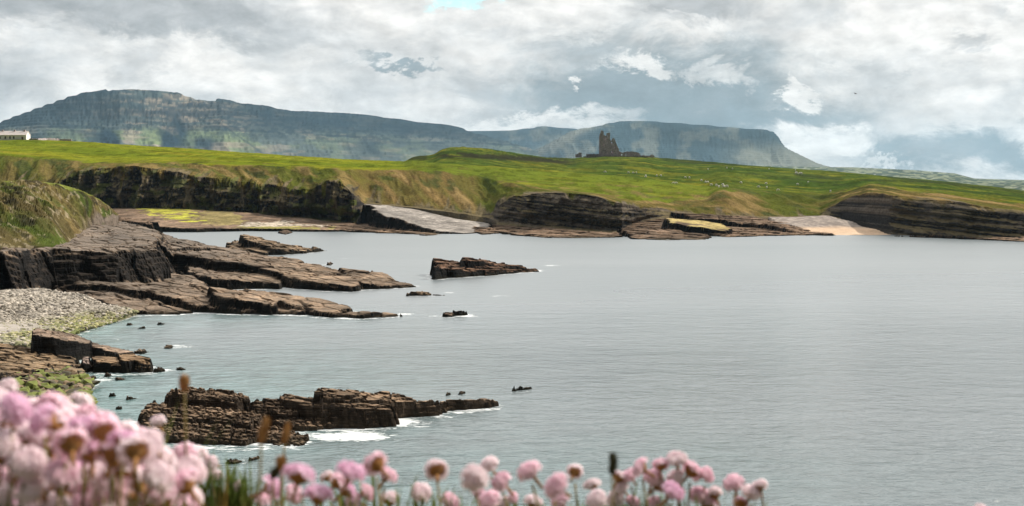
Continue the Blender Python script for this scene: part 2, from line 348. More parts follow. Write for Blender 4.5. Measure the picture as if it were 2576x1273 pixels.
X, Y, Z = (np.concatenate([g0[i], g1[i], g2[i], g3[i]]) for i in range(3))
tt = np.concatenate([t0-1, t1, t2+1, t3+2])                       # -1..0 toe, 0..1 rock, 1..2 bank, 2..3 pasture
PX = px[None]+0*X
w_rock = ss(-.6, 0, tt)*(1-ss(1.0, 1.35, tt)); w_bank = ss(.8, 1.2, tt)*(1-ss(1.8, 2.1, tt)); w_field = ss(1.9, 2.3, tt)
hgt = np.clip((P2[2]-P1[2])/8, .12, 1)[None]
left = (PX < 905); str3 = ss(2060, 2140, PX); mid = ss(1235, 1270, PX)*(1-ss(1600, 1680, PX))
ribs = fbm(X/10, Z/30, o=5, g=.6, seed=11, ridged=True)-.55; blk = fbm(X/2.4, Z/2.0, o=4, seed=12)-.5
strat = fbm(X/60, (Z+.10*X)/1.3, o=3, seed=13)-.5; strat3 = fbm(X/40, (Z+.13*X)/1.6, o=3, seed=14)-.5
disp = (left*15*ribs + mid*4.5*ribs + 3.2*blk + np.where(left, 1.2, 3.2)*np.where(str3 > .3, strat3*2.2, strat))*hgt
und = ss(640, 760, PX)*(1-ss(895, 912, PX))*ss(.42, .12, tt)*(tt > -.1)*7 + mid*ss(.4, .1, tt)*(tt > -.1)*3
Y = Y - w_rock*disp + und
cut = fbm(X/11+.25*tt*4, tt*1.2, o=5, seed=15, ridged=True)-.55; lump = fbm(X/4, Y/6, o=4, seed=16)-.5
Z = Z + w_bank*(3.6*cut + 1.3*lump)*ss(0, 3, (P3[2]-P2[2])[None]+0*Z)*(.6+.4*(P3[2]-P2[2])[None]/12) + w_rock*lump*.5
# the knoll's ragged bank and hollows in the pasture
Z = Z + w_field*(1-ss(2.75, 2.98, tt))*((fbm(X/70, Y/45, o=4, seed=17)-.5)*5)
kn = np.exp(-((PX-1240)/130)**2)*ss(2.55, 2.75, tt)*(1-ss(2.93, 3.0, tt)); Z = Z + kn*(fbm(X/9, Y/9, o=4, seed=18)-.5)*5
Z = Z + (fbm(X/14, Y/10, o=3, seed=19)-.5)*1.0*ss(2.1, 2.3, tt)
pb = np.array([1.02, 1.06, 1.2, 1.6])[:, None]; Yb = Y[-1:]*pb; Xb = X[-1:]*pb; Zb = Z[-1:]-np.array([.6, 4, 16, 40])[:, None]
X, Y, Z, PX, tt = (np.concatenate(q) for q in ((X, Xb), (Y, Yb), (Z, Zb), (PX, np.repeat(PX[-1:], 4, 0)), (tt, np.full((4, nc), 3.01))))
N = normals(X, Y, Z); left = PX < 905
rockc = mixc([.030, .028, .027], [.085, .07, .055], ss(.45, .75, fbm(X/3, Z/1.2, o=4, seed=40)))
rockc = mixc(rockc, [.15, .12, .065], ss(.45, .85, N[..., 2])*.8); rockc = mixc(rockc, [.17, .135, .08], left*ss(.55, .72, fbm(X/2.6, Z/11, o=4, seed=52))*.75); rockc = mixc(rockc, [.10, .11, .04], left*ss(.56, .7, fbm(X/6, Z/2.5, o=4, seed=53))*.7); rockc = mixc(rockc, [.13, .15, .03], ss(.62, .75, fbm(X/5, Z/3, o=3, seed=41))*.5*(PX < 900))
rockc = mixc(rockc, [.15, .125, .10], (PX > 1230)*ss(.54, .68, fbm(X/26, (Z+.13*X)/.9, o=4, seed=54))*.65)
st1 = fbm(X/5+3.5*tt, tt*1.6, o=5, seed=42); st2 = fbm(X/14+2.2*tt, tt*2+5, o=4, seed=43)
ochre, dry, olive, green, darkg = [.15, .10, .04], [.235, .165, .07], [.075, .085, .016], [.09, .125, .02], [.045, .06, .018]
brown = curve([(-300, .25), (130, .3), (240, .55), (500, .6), (700, .45), (860, .45), (930, .9), (1040, .9), (1190, .8), (1230, .15), (1300, .35), (1500, .6), (1700, .55), (1830, .8), (1900, .6), (1960, .1), (2080, .1), (2130, .6), (2300, .7), (2575, .8)], PX)
bank = mixc(olive, ochre, np.clip(ss(.35, .6, st1)*.45+brown*1.0-.36+.5*(st2-.5), 0, 1)); bank = mixc(bank, dry, ss(.55, .7, st1)*brown); bank = mixc(bank, darkg, ss(.56, .72, fbm(X/8+9+2.5*tt, tt*3, o=4, seed=44))*.75)
gx = ss(900, 1500, PX)
lime = mixc([.155, .168, .014], [.10, .132, .013], gx); rich = mixc([.105, .132, .011], [.064, .092, .011], gx)
field = mixc(rich, lime, ss(.35, .65, fbm(X/55, Y/30, o=5, seed=45)))
pyy = proj(X, Y, Z)[1]; bnd = curve([(-300, 300), (1000, 395), (1079, 409), (1385, 428), (1622, 449), (1670, 456), (1780, 468), (1830, 476), (1900, 492), (2900, 560)], PX)
mown = ss(-1.5, 1.5, pyy-bnd)*(1-ss(1800, 1850, PX))
field = mixc(mixc(mixc([.04, .066, .012], [.078, .098, .016], ss(.4, .65, fbm(X/40, Y/25, o=5, seed=46))), field, (1-ss(1000, 1100, PX))), mixc([.125, .14, .018], [.098, .125, .015], ss(.35, .65, fbm(X/80, Y/20, o=4, seed=47))), mown*ss(950, 1150, PX))
field = mixc(field, [.21, .18, .02], (ss(.55, .75, fbm(X/30+Y/60, Y/14, o=4, seed=48))*.45))
field = field*(1-.33*ss(.5, .66, fbm(X/4, Y/10, o=4, seed=57)))[..., None]*1.06; yl = np.interp(PX, [1090, 1160, 1250, 1440], [393, 389, 395, 407]); scar = ss(1085, 1120, PX)*(1-ss(1400, 1480, PX))*np.exp(-((pyy-yl)/8)**4)*ss(.34, .46, fbm(X/12, Y/16, o=4, seed=49)+.12*np.exp(-((pyy-yl)/6)**2)); field = mixc(field, [.028, .028, .014], scar); field = mixc(field, [.03, .035, .012], ss(1018, 1026, PX)*(1-ss(1068, 1082, PX))*ss(405, 401, pyy)*(tt > 2.3)*.9)
for (xa, ya, xb, yb_, wd) in ((1880, 436, 2170, 472, 1.1), (1700, 408, 1960, 419, 1.6), (1660, 399, 1800, 409, 3), (2000, 440, 2120, 452, 3), (2170, 452, 2450, 463, 1.6), (2200, 462, 2600, 497, 1.2), (2230, 445, 2575, 484, 2.5)):
    yl = ya + (yb_-ya)*(PX-xa)/(xb-xa); inb = ss(xa-8, xa+8, PX)*(1-ss(xb-8, xb+8, PX))
    field = mixc(field, [.03, .042, .015], inb*np.exp(-((pyy-yl-.8*(fbm(X/10, Y/10, o=3, seed=56)-.5))/(wd*1.25))**2)*.9)
edge = tt+.5*(fbm(X/6, Y/9, o=4, seed=50)-.5)
C = mixc(rockc, bank, ss(.93, 1.12, tt+np.where(left, 1.5, .9)*(fbm(X/2.6, Z/16, o=4, seed=51)-.5))); C = mixc(C, field, ss(1.88, 2.06, edge))
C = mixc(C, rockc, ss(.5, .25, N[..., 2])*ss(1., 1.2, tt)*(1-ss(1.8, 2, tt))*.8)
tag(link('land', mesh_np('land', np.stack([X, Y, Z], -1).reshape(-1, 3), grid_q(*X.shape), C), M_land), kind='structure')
bpy.data.objects['land'].data.polygons.foreach_set('use_smooth', (tt[:-1, :-1] > 1.15).ravel())
LAND = (X, Y, Z, px, n0+n1+n2)
def on_field(dx, dy):
    """place on the pasture seen at photo point dx, dy"""
    j = int(np.clip(round((dx-px[0])/2), 0, nc-1)); ys = proj(X[:, j], Y[:, j], Z[:, j])[1][LAND[4]:-4]
    i = LAND[4]+int(np.argmin(np.abs(ys-dy))); return X[i, j], Y[i, j], Z[i, j]
SHEEP_AT = on_field
# ------------------------------------------------------------------ near headland bank on the left
px2 = np.arange(-420, 300, 2.)
lo = np.stack(at_d(px2, curve([(-420, 660), (-200, 632), (0, 624), (130, 617), (207, 610), (242, 572), (270, 556), (300, 543)], px2), curve([(-420, 122), (0, 140), (130, 152), (207, 178), (242, 214), (270, 226), (300, 234)], px2)))
hi = np.stack(at_d(px2, smooth1(curve([(-420, 448), (0, 456), (60, 456), (121, 459), (150, 463), (180, 471), (215, 484), (250, 502), (280, 525), (300, 541)], px2), 9), curve([(-420, 188), (0, 192), (121, 202), (180, 212), (250, 226), (300, 236)], px2)))
t = np.linspace(0, 1, 110)[:, None]; bul = np.sin(np.pi*t)*1.6*ss(190, 40, px2)[None]
Xh, Yh, Zh = (lo[i][None]*(1-t)+hi[i][None]*t for i in range(3)); Zh = Zh+bul
Zh = Zh + np.sin(np.pi*t)**.5*((fbm(Xh/5+t*1.5, Yh/9, o=5, seed=60, ridged=True)-.55)*3.2 + (fbm(Xh/1.6, Yh/1.6, o=5, g=.6, seed=61)-.5)*2.0)*ss(300, 270, px2)[None]
tb = np.array([.03, .1, .3])[:, None]; Xh = np.concatenate([Xh, Xh[-1:]*(1+tb)]); Yh = np.concatenate([Yh, Yh[-1:]*(1+tb)]); Zh = np.concatenate([Zh, Zh[-1:]-np.array([.5, 4, 20])[:, None]])
Xh = np.concatenate([Xh[:1], Xh]); Yh = np.concatenate([Yh[:1]-.5, Yh]); Zh = np.concatenate([Zh[:1]-5, Zh]); t = np.concatenate([[[0]], t, [[1.0]]*3])+0*Zh
Nh = normals(Xh, Yh, Zh); n1_ = fbm(Xh/5+t*2, Yh/10, o=5, seed=62); n2_ = fbm(Xh/11+3*t, Yh/14, o=4, seed=63)
n3_ = fbm(Xh/1.6+t*7, Yh/3.5, o=5, seed=64); ch = mixc([.085, .068, .03], [.06, .078, .018], ss(.40, .56, n2_)); ch = mixc(ch, [.16, .115, .05], ss(.52, .66, n1_)*.6); ch = mixc(ch, [.035, .032, .02], ss(.54, .68, n3_)*.8); ch = mixc(ch, [.30, .25, .17], ss(.66, .74, fbm(Xh/.9, Yh/1.3, o=3, seed=65))*.6)
ch = mixc(ch, [.16, .13, .105], (PX2 := ss(190, 250, px2[None]+0*t))*ss(.55, .25, t)*ss(.4, .6, n1_)); ch = mixc(ch, [.15, .17, .035], ss(.93, .97, t)*.8)
tag(link('hillside', mesh_np('hillside', np.stack([Xh, Yh, Zh], -1).reshape(-1, 3), grid_q(*Xh.shape), ch, smooth=False), M_land), kind='structure')
# ------------------------------------------------------------------ rocks: tilted slabs of bedded stone as height fields
def Dp(l):  # measured on the enlarged left middle of the photo
    return [(x*.4323, y*.4323+541, z) for x, y, z in l]
def Du(l): return [(x*.21617, y*.21617+779.6, z) for x, y, z in l]
def Dq(l): return [(318+x/2.491, 915+y/2.491, z) for x, y, z in l]
def world(l): return [tuple(float(v) for v in at_z(*p)) for p in l]
SHORE = []
def rocks(name, slabs, res, kind='structure', label=None, group=None, cat='rock', jag=.6, cell=2., terr=.35, dip=(.06, .0), rough=.25, mat=None, lump=0., seed=0, colf=None, tan=(.25, .175, .112), dark=(.015, .0135, .0125), base=-1.6, weed=.5, steepw=1., soft=(), flat=True, ang=-15, slope=4., slopes={}, nolump=(), calm=()):
    W = [world(s_) for s_ in slabs]; allp = np.array([p for s_ in W for p in s_]); pad = jag*2+1.5
    xs = np.arange(allp[:, 0].min()-pad, allp[:, 0].max()+pad, res); ys = np.arange(allp[:, 1].min()-pad, allp[:, 1].max()+pad, res*.6)
    X, Y = np.meshgrid(xs, ys)
    ca, sa = math.cos(R(ang)), math.sin(R(ang)); U, Vv = X*ca+Y*sa, -X*sa+Y*ca
    f1, f2, a, b = worley(U/cell/2, Vv/cell, seed+1); g1, g2, a2, b2 = worley(U/cell*1.3, Vv/cell*2.6, seed+2)
    Xw = X + (a-.5)*jag*2 + (a2-.5)*jag*.8 + (fbm(U/cell/4, Vv/cell/2, o=3, seed=seed+3)-.5)*jag*2.5
    Yw = Y + (b-.5)*jag*2 + (b2-.5)*jag*.8 + (fbm(U/cell/4+9, Vv/cell/2, o=3, seed=seed+4)-.5)*jag*2.5
    H = np.full(X.shape, base); top = np.zeros(X.shape); sk = np.zeros(X.shape, bool)
    for k, s_ in enumerate(W):
        p = np.array(s_); m = inpoly(Xw, Yw, s_) if k not in soft else inpoly(X, Y, s_)
        num = 0; den = 0
        for q in p:
            wgt = 1/((X-q[0])**2+(Y-q[1])**2+cell**2*.3)**1.5; num = num+wgt*q[2]; den = den+wgt
        z = num/den
        G = np.c_[p[:, :2], np.ones(len(p))]; co, *_ = np.linalg.lstsq(G, p[:, 2], rcond=None) if len(p) > 3 else (np.array([0, 0, p[:, 2].mean()]),)
        zp = np.clip(co[0]*X+co[1]*Y+co[2], p[:, 2].min()-.4, p[:, 2].max()+.3); z = .55*z+.45*zp
        pd = polydist(Xw, Yw, s_) if k not in soft else polydist(X, Y, s_); e = np.clip(pd/(cell*.3), 0, 1); z = np.where(m, z - (1-e)**2*rough*.5, z - rough*.5 - pd*(slopes.get(k, slope)*(.6+.8*a)))
        sk = np.where(z > H, ~m, sk); top = np.where(z > H, k+1, top); H = np.maximum(H, z)
    ins = H > base+.01
    wy = (fbm(U/cell/2.5, Vv/cell, o=4, seed=seed+5)-.5)
    hard = ~np.isin(top-1, list(soft)) if soft else np.ones(X.shape, bool)
    H2 = H + np.where(hard, rough*2.2*wy + (a2-.5)*rough*.9 + (a-.5)*rough*.8, rough*.3*wy)
    if lump:
        LM = ~np.isin(top-1, list(nolump)); l1, l2, la, lb = worley(X/lump+.3*wy, Y/lump, seed+7); k1, k2, ka, kb = worley(X/lump*2.3, Y/lump*2.3, seed+8)
        H2 = H2 + np.where(LM, 1, .25)*(lump*(.50*(1-l1**2*1.4)-.25) + lump*.22*(1-k1**2*1.5) + (la-.5)*lump*.4)
    if terr:
        wv = H2 + dip[0]*X + dip[1]*Y; fr = wv/terr-np.floor(wv/terr)
        Ht = (np.floor(wv/terr)+ss(.38, .62, fr))*terr - dip[0]*X - dip[1]*Y; H2 = np.where(hard, .25*H2+.75*Ht, H2)
    if calm: cm = np.isin(top-1, list(calm)); H2 = np.where(cm & ~sk, H + rough*.9*wy + (a-.5)*rough*.25, H2)
    if terr:
        t2 = terr*2.6; wv = H2/t2 + dip[0]*X/t2 + dip[1]*Y/t2 + 1.5*wy; fr = wv-np.floor(wv); H2 = np.where(sk & hard, np.minimum((np.floor(wv)+ss(.30, .55, fr)-1.5*wy)*t2 - dip[0]*X - dip[1]*Y, np.minimum(H+.12, H2+.1)), H2)
    crack = ss(.0, .09, f2-f1); H2 = H2 - np.where(hard & ~np.isin(top-1, list(calm)), (1-crack)*rough*1.3, 0)
    # ragged skirt, stepped outwards on joints
    inz = ins.astype(float)
    H = np.where(ins, H2, base+.0*H)
    keep = (H[:-1, :-1] > base+.02) | (H[1:, :-1] > base+.02) | (H[:-1, 1:] > base+.02) | (H[1:, 1:] > base+.02)
    N = normals(X, Y, H)
    Xj = X + np.where(N[..., 2] < .7, (fbm(H*1.1+X/3, Y/3, o=2, seed=seed+12)-.5)*res*1.2, 0); Yj = Y + np.where(N[..., 2] < .7, (fbm(H*1.1+X/3+7, Y/3, o=2, seed=seed+13)-.5)*res*1.2, 0)
    n = fbm(X/cell/2, Y/cell/2, o=5, seed=seed+20); n2 = fbm(X*3/cell, Y*3/cell, o=3, seed=seed+21)
    c = mixc(np.array(tan)*.62, np.array(tan)*1.25, ss(.35, .65, n)); c = mixc(c, np.array(tan)*np.array([.7, .78, .85]), ss(.5, .7, n2)*.6)
    c = mixc(c, dark, ss(.80, .45, N[..., 2])*steepw); c = mixc(c, np.array(dark)*.9, (1-crack)*.6*hard)  # steep faces: dark wet rock, painted blacker to deepen the shade
    c = mixc(c, [.035, .032, .018], ss(.45, .05, H+.25*(n-.5))*weed)
    if colf is not None: c = colf(X, Y, H, N, top, c)
    V = np.stack([Xj, Yj, H], -1).reshape(-1, 3); Q = grid_q(*X.shape, keep)
    used = np.unique(Q); mp = np.zeros(len(V), np.int64); mp[used] = np.arange(len(used))
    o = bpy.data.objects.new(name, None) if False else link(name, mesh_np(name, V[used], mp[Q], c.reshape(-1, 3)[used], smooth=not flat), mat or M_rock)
    sh = (H > -.2) & ins; k = max(1, int(.5/res)); SHORE.append(np.c_[X[sh][::k], Y[sh][::k]])
    if kind == 'thing': tag(o, label, cat, group)
    else: tag(o, kind=kind)
    return o
# platform below the headland
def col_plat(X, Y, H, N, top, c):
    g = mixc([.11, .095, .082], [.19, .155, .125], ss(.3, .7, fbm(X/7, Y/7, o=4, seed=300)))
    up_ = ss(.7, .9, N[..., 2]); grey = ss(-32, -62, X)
    c = mixc(c, g, up_*grey*.75); return mixc(c, [.014, .0125, .0115], (X < -38)*(Y < 176)*ss(6.5, 6.1, H)*ss(2.6, 3.0, H)*.8)  # cliff ledges painted near black so the face reads as shaded
platform = [
    Dp([(-700, 190, 8.2), (-250, 190, 8.2), (0, 200, 7.6), (300, 190, 7.2), (480, 205, 6.8), (650, 228, 6.2), (780, 200, 6.6), (900, 200, 6.4), (930, 100, 6.0), (700, 40, 6.6), (500, 40, 8.6), (-250, 60, 9.), (-700, 60, 9.)]),
    Dp([(-700, 240, 6.2), (100, 250, 6), (420, 262, 5.6), (640, 262, 5.2), (905, 262, 4.6), (900, 200, 5), (0, 190, 6.5), (-700, 190, 6.5)]),
    Dp([(-700, 330, 4.1), (0, 340, 4.), (400, 350, 3.7), (640, 345, 3.6), (700, 300, 3.8), (0, 240, 5), (-700, 240, 5)]),
    Dp([(560, 60, 7.2), (720, 65, 6.4), (900, 98, 5.6), (1070, 138, 4.7), (1300, 188, 3.7), (1640, 240, 2.6), (1900, 290, 1.9), (2060, 330, 1.4), (2095, 395, 1.0), (2050, 415, .8), (1750, 377, 1.3), (1500, 312, 2.3), (1300, 292, 2.8), (1090, 262, 3.5), (900, 212, 4.7), (560, 190, 6)]),
    Dp([(700, 75, 6.9), (900, 112, 6.1), (1060, 150, 5.1), (1240, 190, 4.2), (1000, 190, 4.8), (760, 150, 5.7)]),
    Dp([(1000, 205, 4.9), (1250, 225, 4.0), (1560, 275, 3.0), (1600, 300, 2.6), (1300, 268, 3.5), (1040, 228, 4.4)]),
    Dp([(1990, 308, 1.9), (2100, 322, 1.6), (2230, 335, 1.2), (2350, 385, .8), (2405, 408, .3), (2260, 412, .4), (2110, 392, 1.0)]),
    Dp([(1080, 290, 2.6), (1400, 312, 2.0), (1560, 340, 1.6), (1660, 380, 1.0), (1640, 404, .7), (1480, 392, 1.0), (1300, 372, 1.6), (1150, 345, 2.2)]),
    Dp([(560, 330, 3.), (900, 335, 2.5), (1100, 350, 2.3), (1210, 400, 1.9), (1260, 450, 1.3), (1420, 500, .8), (1400, 548, .4), (1240, 545, .5), (1090, 520, .9), (980, 462, 1.9), (800, 430, 2.2), (640, 400, 2.7), (300, 380, 3.0)]),
    Dp([(300, 420, 2.0), (640, 430, 1.8), (900, 500, 1.0), (1120, 556, .4), (900, 560, .35), (740, 548, .5), (500, 480, 1.4)]),
    Dp([(1230, 420, 2.4), (1380, 428, 2.2), (1500, 438, 1.9), (1640, 452, 1.6), (1860, 480, 1.2), (2000, 520, .8), (2060, 545, .6), (1980, 560, .5), (1860, 548, .7), (1720, 520, 1.0), (1640, 492, 1.4), (1600, 520, 1.2), (1500, 515, 1.3), (1330, 480, 1.9), (1240, 452, 2.3)]),
    Dp([(1400, 500, .9), (1640, 500, 1), (1900, 550, .9), (2140, 555, .9), (2340, 566, .5), (2200, 578, .1), (2000, 574, .15), (1640, 562, .3), (1440, 565, .3), (1290, 545, .5)]),
]
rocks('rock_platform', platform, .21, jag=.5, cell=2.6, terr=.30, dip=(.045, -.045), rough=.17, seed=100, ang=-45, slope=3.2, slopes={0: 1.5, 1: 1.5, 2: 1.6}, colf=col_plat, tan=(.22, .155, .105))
# shore terraces below the far cliffs
def zone(X, Y, pts, z=2.):
    W = [at_z(a, b, c) for a, b, c in pts]; return inpoly(X, Y, [(float(p[0]), float(p[1])) for p in W])
def col_shelf(X, Y, H, N, top, c):
    u = ss(.75, .92, N[..., 2]); Xn = X + (fbm(X/3, Y/6, o=4, seed=301)-.5)*14; Yn = Y+(fbm(X/4+7, Y/6, o=4, seed=302)-.5)*14
    c = mixc(c, [.44, .43, .05], u*ss(.36, .5, fbm(X/4, Y/2.5, o=5, seed=305))*zone(Xn, Yn, [(312, 517, 6.3), (420, 521, 6.0), (470, 530, 5), (520, 550, 3.6), (440, 552, 3.4), (370, 540, 4.4)])*.8)
    c = mixc(c, [.30, .26, .08], u*zone(Xn, Yn, [(500, 525, 5.5), (600, 533, 5.0), (600, 560, 2.4), (520, 558, 2.8)])*.5)
    p = ss(.3, .55, fbm(X*1.2, Y*1.2, o=2, seed=303)); pe = zone(Xn, Yn, [(610, 545, 4.2), (690, 548, 3.8), (830, 562, 2.2), (820, 572, 1.), (612, 568, 1.6)])
    c = mixc(c, mixc([.12, .10, .06], [.55, .47, .38], p), u*pe*.9)
    c = mixc(c, [.28, .27, .06], u*zone(Xn, Yn, [(612, 566, 1.8), (830, 573, 1.), (820, 580, .3), (612, 580, .4)])*.6)
    c = mixc(c, mixc([.22, .20, .18], [.31, .28, .25], ss(.3, .7, fbm(X/10+Y/14, Y/5, o=4, seed=304))), u*(top == 3)*.92)
    c = mixc(c, [.42, .33, .13], u*(top == 8)*ss(.34, .5, fbm(X/4, Y/2.5, o=5, seed=306))*.85)
    return c
shelf = [
    [(285, 516, 6.5), (450, 522, 6.3), (600, 530, 5.4), (750, 545, 3.8), (880, 560, 2), (905, 576, .8), (800, 579, .5), (612, 577, .6), (480, 574, 1.3), (388, 568, 2.0), (250, 552, 3.5)],
    [(200, 538, 5.0), (237, 541, 4.8), (300, 545, 4.8), (345, 549, 4.5), (388, 557, 4), (386, 563, 3.8), (330, 558, 4.0), (260, 552, 4.4)],
    [(918, 512.5, 8.6), (960, 515, 8.1), (1000, 519.5, 7.4), (1100, 531, 5.4), (1215, 547, 3.2), (1242, 557, 2.2), (1225, 580, .7), (1150, 585, .5), (1100, 584, .5), (1068, 577, 1.2), (1030, 562, 3.), (990, 546, 4.9), (950, 530, 6.6)],
    [(800, 566, 1.6), (905, 563, 1.8), (1000, 571, 1.2), (1110, 587, .3), (1080, 591, .2), (1000, 584, .4), (880, 580, .6)],
    [(1240, 560, 2), (1300, 565, 1.9), (1400, 574, 1.5), (1560, 585, 1), (1545, 596, .3), (1400, 597, .25), (1300, 589, .5), (1235, 580, .7)],
    [(1560, 578, 1.6), (1620, 573, 2.2), (1700, 578, 1.8), (1790, 592, .6), (1775, 601, .2), (1690, 603, .2), (1600, 599, .3)],
    [(1560, 545, 4.5), (1680, 545, 4.8), (1850, 548, 4.), (1960, 560, 2.4), (2110, 588, .5), (2000, 590, .3), (1840, 594, .3), (1700, 580, 1.2), (1560, 588, .6)],
    [(1672, 549, 4.9), (1760, 553, 4.4), (1810, 562, 3.4), (1850, 575, 2.1), (1830, 583, 1.3), (1740, 570, 2.8), (1690, 558, 4.2)],
    [(1690, 532, 6.4), (1760, 536, 6.), (1870, 541, 5.2), (1960, 555, 3.4), (2105, 588, .6), (2060, 590, .3), (1900, 566, 2.5), (1750, 549, 4.6)],
    [(1190, 570, 1.4), (1240, 573, 1.3), (1250, 584, .5), (1200, 587, .4)],
    [(1830, 571, 2.2), (1900, 573, 1.8), (1975, 584, .7), (1950, 588, .3), (1850, 586, .8)],
    [(2400, 585, 1.8), (2575, 592, 1.4), (2800, 600, 1.), (2800, 612, .2), (2575, 606, .2), (2420, 600, .2), (2240, 592, .3)],
]
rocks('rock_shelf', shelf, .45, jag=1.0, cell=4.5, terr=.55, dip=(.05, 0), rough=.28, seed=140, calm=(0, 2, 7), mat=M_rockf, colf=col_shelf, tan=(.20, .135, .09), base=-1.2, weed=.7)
# sandy cove
def col_sand(X, Y, H, N, top, c):
    s_ = mixc([.52, .34, .21], [.60, .43, .29], fbm(X/5, Y/5, o=4, seed=310)); g = mixc([.16, .125, .10], [.27, .22, .18], ss(.4, .6, fbm(X/1.2, Y/1.5, o=3, seed=311)))
    return mixc(s_, g, ss(1.4, 2.4, H+.8*(fbm(X/8, Y/8, o=4, seed=312)-.5)))
rocks('beach', [[(1930, 546, 4.6), (2080, 543, 4.8), (2130, 552, 4.0), (2190, 573, 1.8), (2260, 591, .1), (2240, 594, -.3), (2080, 594, -.3), (1960, 560, 3.2)]], .6, jag=.3, cell=4, terr=0, rough=.1, seed=150, colf=col_sand, mat=M_peb, base=-.8, soft=(0,))
# pebble beach in the near bay
def col_beach(X, Y, H, N, top, c):
    return mixc([.33, .29, .25], [.15, .14, .07], ss(.7, .2, H))
beach_poly = [(-260, 745, 3.4), (0, 736, 2.9), (90, 729, 2.7), (180, 742, 2.1), (300, 772, 1.), (350, 790, .05), (290, 812, -.1), (200, 838, -.1), (120, 860, .2), (60, 872, .4), (0, 868, .6), (-260, 880, 1.2)]
rocks('beach', [beach_poly], .4, jag=.2, cell=3, terr=0, rough=.1, seed=160, colf=col_beach, mat=M_peb, base=-1., soft=(0,))
def stones(name, pts, smin, smax, colf, seed, mat, label=None, flatn=.6):
    r = np.random.default_rng(seed); t = (1+5**.5)/2
    iv = np.array([(-1, t, 0), (1, t, 0), (-1, -t, 0), (1, -t, 0), (0, -1, t), (0, 1, t), (0, -1, -t), (0, 1, -t), (t, 0, -1), (t, 0, 1), (-t, 0, -1), (-t, 0, 1)])/1.9
    it = np.array([(0, 11, 5), (0, 5, 1), (0, 1, 7), (0, 7, 10), (0, 10, 11), (1, 5, 9), (5, 11, 4), (11, 10, 2), (10, 7, 6), (7, 1, 8), (3, 9, 4), (3, 4, 2), (3, 2, 6), (3, 6, 8), (3, 8, 9), (4, 9, 5), (2, 4, 11), (6, 2, 10), (8, 6, 7), (9, 8, 1)])
    n = len(pts); V = iv[None]*(1+.5*(r.random((n, 12, 1))-.5)); sz = (smin+(smax-smin)*r.random(n)**2.2)[:, None]
    sc = np.c_[.7+.7*r.random(n), .7+.5*r.random(n), flatn*(.7+.6*r.random(n))]*sz; V = V*sc[:, None]
    a = r.random(n)*6.28; ca, sa = np.cos(a)[:, None], np.sin(a)[:, None]; tl = (r.random(n)[:, None]-.5)*.7
    x, y, z = V[..., 0], V[..., 1], V[..., 2]; z2 = z+x*tl; V = np.stack([x*ca-y*sa, x*sa+y*ca, z2], -1) + pts[:, None]
    c = np.repeat(colf(pts, r)[:, None], 12, 1).reshape(-1, 3)
    return tag(link(name, mesh_np(name, V.reshape(-1, 3), (it[None]+12*np.arange(n)[:, None, None]).reshape(-1, 3), c, smooth=False), mat), label, kind='stuff')
def scatter(poly, n, seed, zoff=0.):
    W = np.array(world(poly)); r = np.random.default_rng(seed); lo_, hi_ = W[:, :2].min(0), W[:, :2].max(0); P = lo_+(hi_-lo_)*r.random((n*4, 2)); P = P[inpoly(P[:, 0], P[:, 1], W)][:n]
    num = 0; den = 0
    for q in W: wg = 1/((P[:, 0]-q[0])**2+(P[:, 1]-q[1])**2+3)**1.5; num = num+wg*q[2]; den = den+wg
    return np.c_[P, num/den+zoff]
def c_peb(p, r):
    v = r.random(len(p)); c = mixc([.17, .15, .12], [.50, .44, .37], v); wet = ss(1.1, .3, p[:, 2]); c = mixc(c, mixc([.40, .36, .17], [.13, .15, .035], r.random(len(p))), wet*(r.random(len(p)) < .75)); return mixc(c, [.06, .05, .04], (r.random(len(p)) < .12)*.8)
stones('pebbles', np.r_[scatter([(-70, 741, 3.1)]+beach_poly[1:-1]+[(-70, 872, .9)], 20000, 5, .14), scatter([(150, 745, 1.9), (300, 775, 1.), (345, 790, .2), (280, 815, .0), (180, 845, .0), (120, 830, .8)], 2600, 6, .12)], .10, .38, c_peb, 9, M_peb)
# brown slab shelf and weedy boulders at the lower left
def col_low(X, Y, H, N, top, c):
    u = ss(.7, .9, N[..., 2]); n = fbm(X/2, Y/2, o=4, seed=320); return mixc(c, [.15, .17, .03], u*ss(.5, .68, n)*ss(1.1, .4, H)*.7*ss(93, 88, Y))
low = [Du([(-900, 380, 1.6), (0, 395, 1.4), (180, 400, 1.3), (400, 455, 1.), (750, 545, .7), (920, 570, .5), (940, 640, .35), (860, 720, .3), (500, 730, .7), (300, 700, 1.1), (0, 690, 1.4), (-900, 700, 1.8)]),
       Du([(-900, 520, 2.), (0, 530, 1.7), (260, 560, 1.5), (540, 600, 1.1), (560, 700, .9), (300, 720, 1.3), (0, 720, 1.6), (-900, 720, 2.)]),
       Du([(-900, 700, 1.), (0, 700, .9), (500, 730, .6), (860, 740, .4), (960, 830, .2), (1000, 900, .15), (840, 980, .1), (1000, 1200, .1), (900, 1500, .1), (400, 1800, .2), (-900, 1800, .4)])]
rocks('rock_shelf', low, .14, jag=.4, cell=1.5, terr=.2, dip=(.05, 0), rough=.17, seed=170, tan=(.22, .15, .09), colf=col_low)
def c_weed(p, r):
    v = r.random((len(p), 1)); return np.where(v < .45, [[.15, .17, .035]], np.where(v < .75, [[.20, .14, .08]], [[.06, .05, .025]]))
stones('seaweed_boulders', scatter(Du([(-400, 770, .9), (120, 760, .8), (500, 740, .7), (900, 720, .4), (1080, 860, .2), (1000, 1000, .1), (1060, 1200, .1), (1000, 1500, .1), (300, 1800, .2), (-400, 1800, .4)]), 1500, 8, .08), .18, .7, c_weed, 10, M_peb)
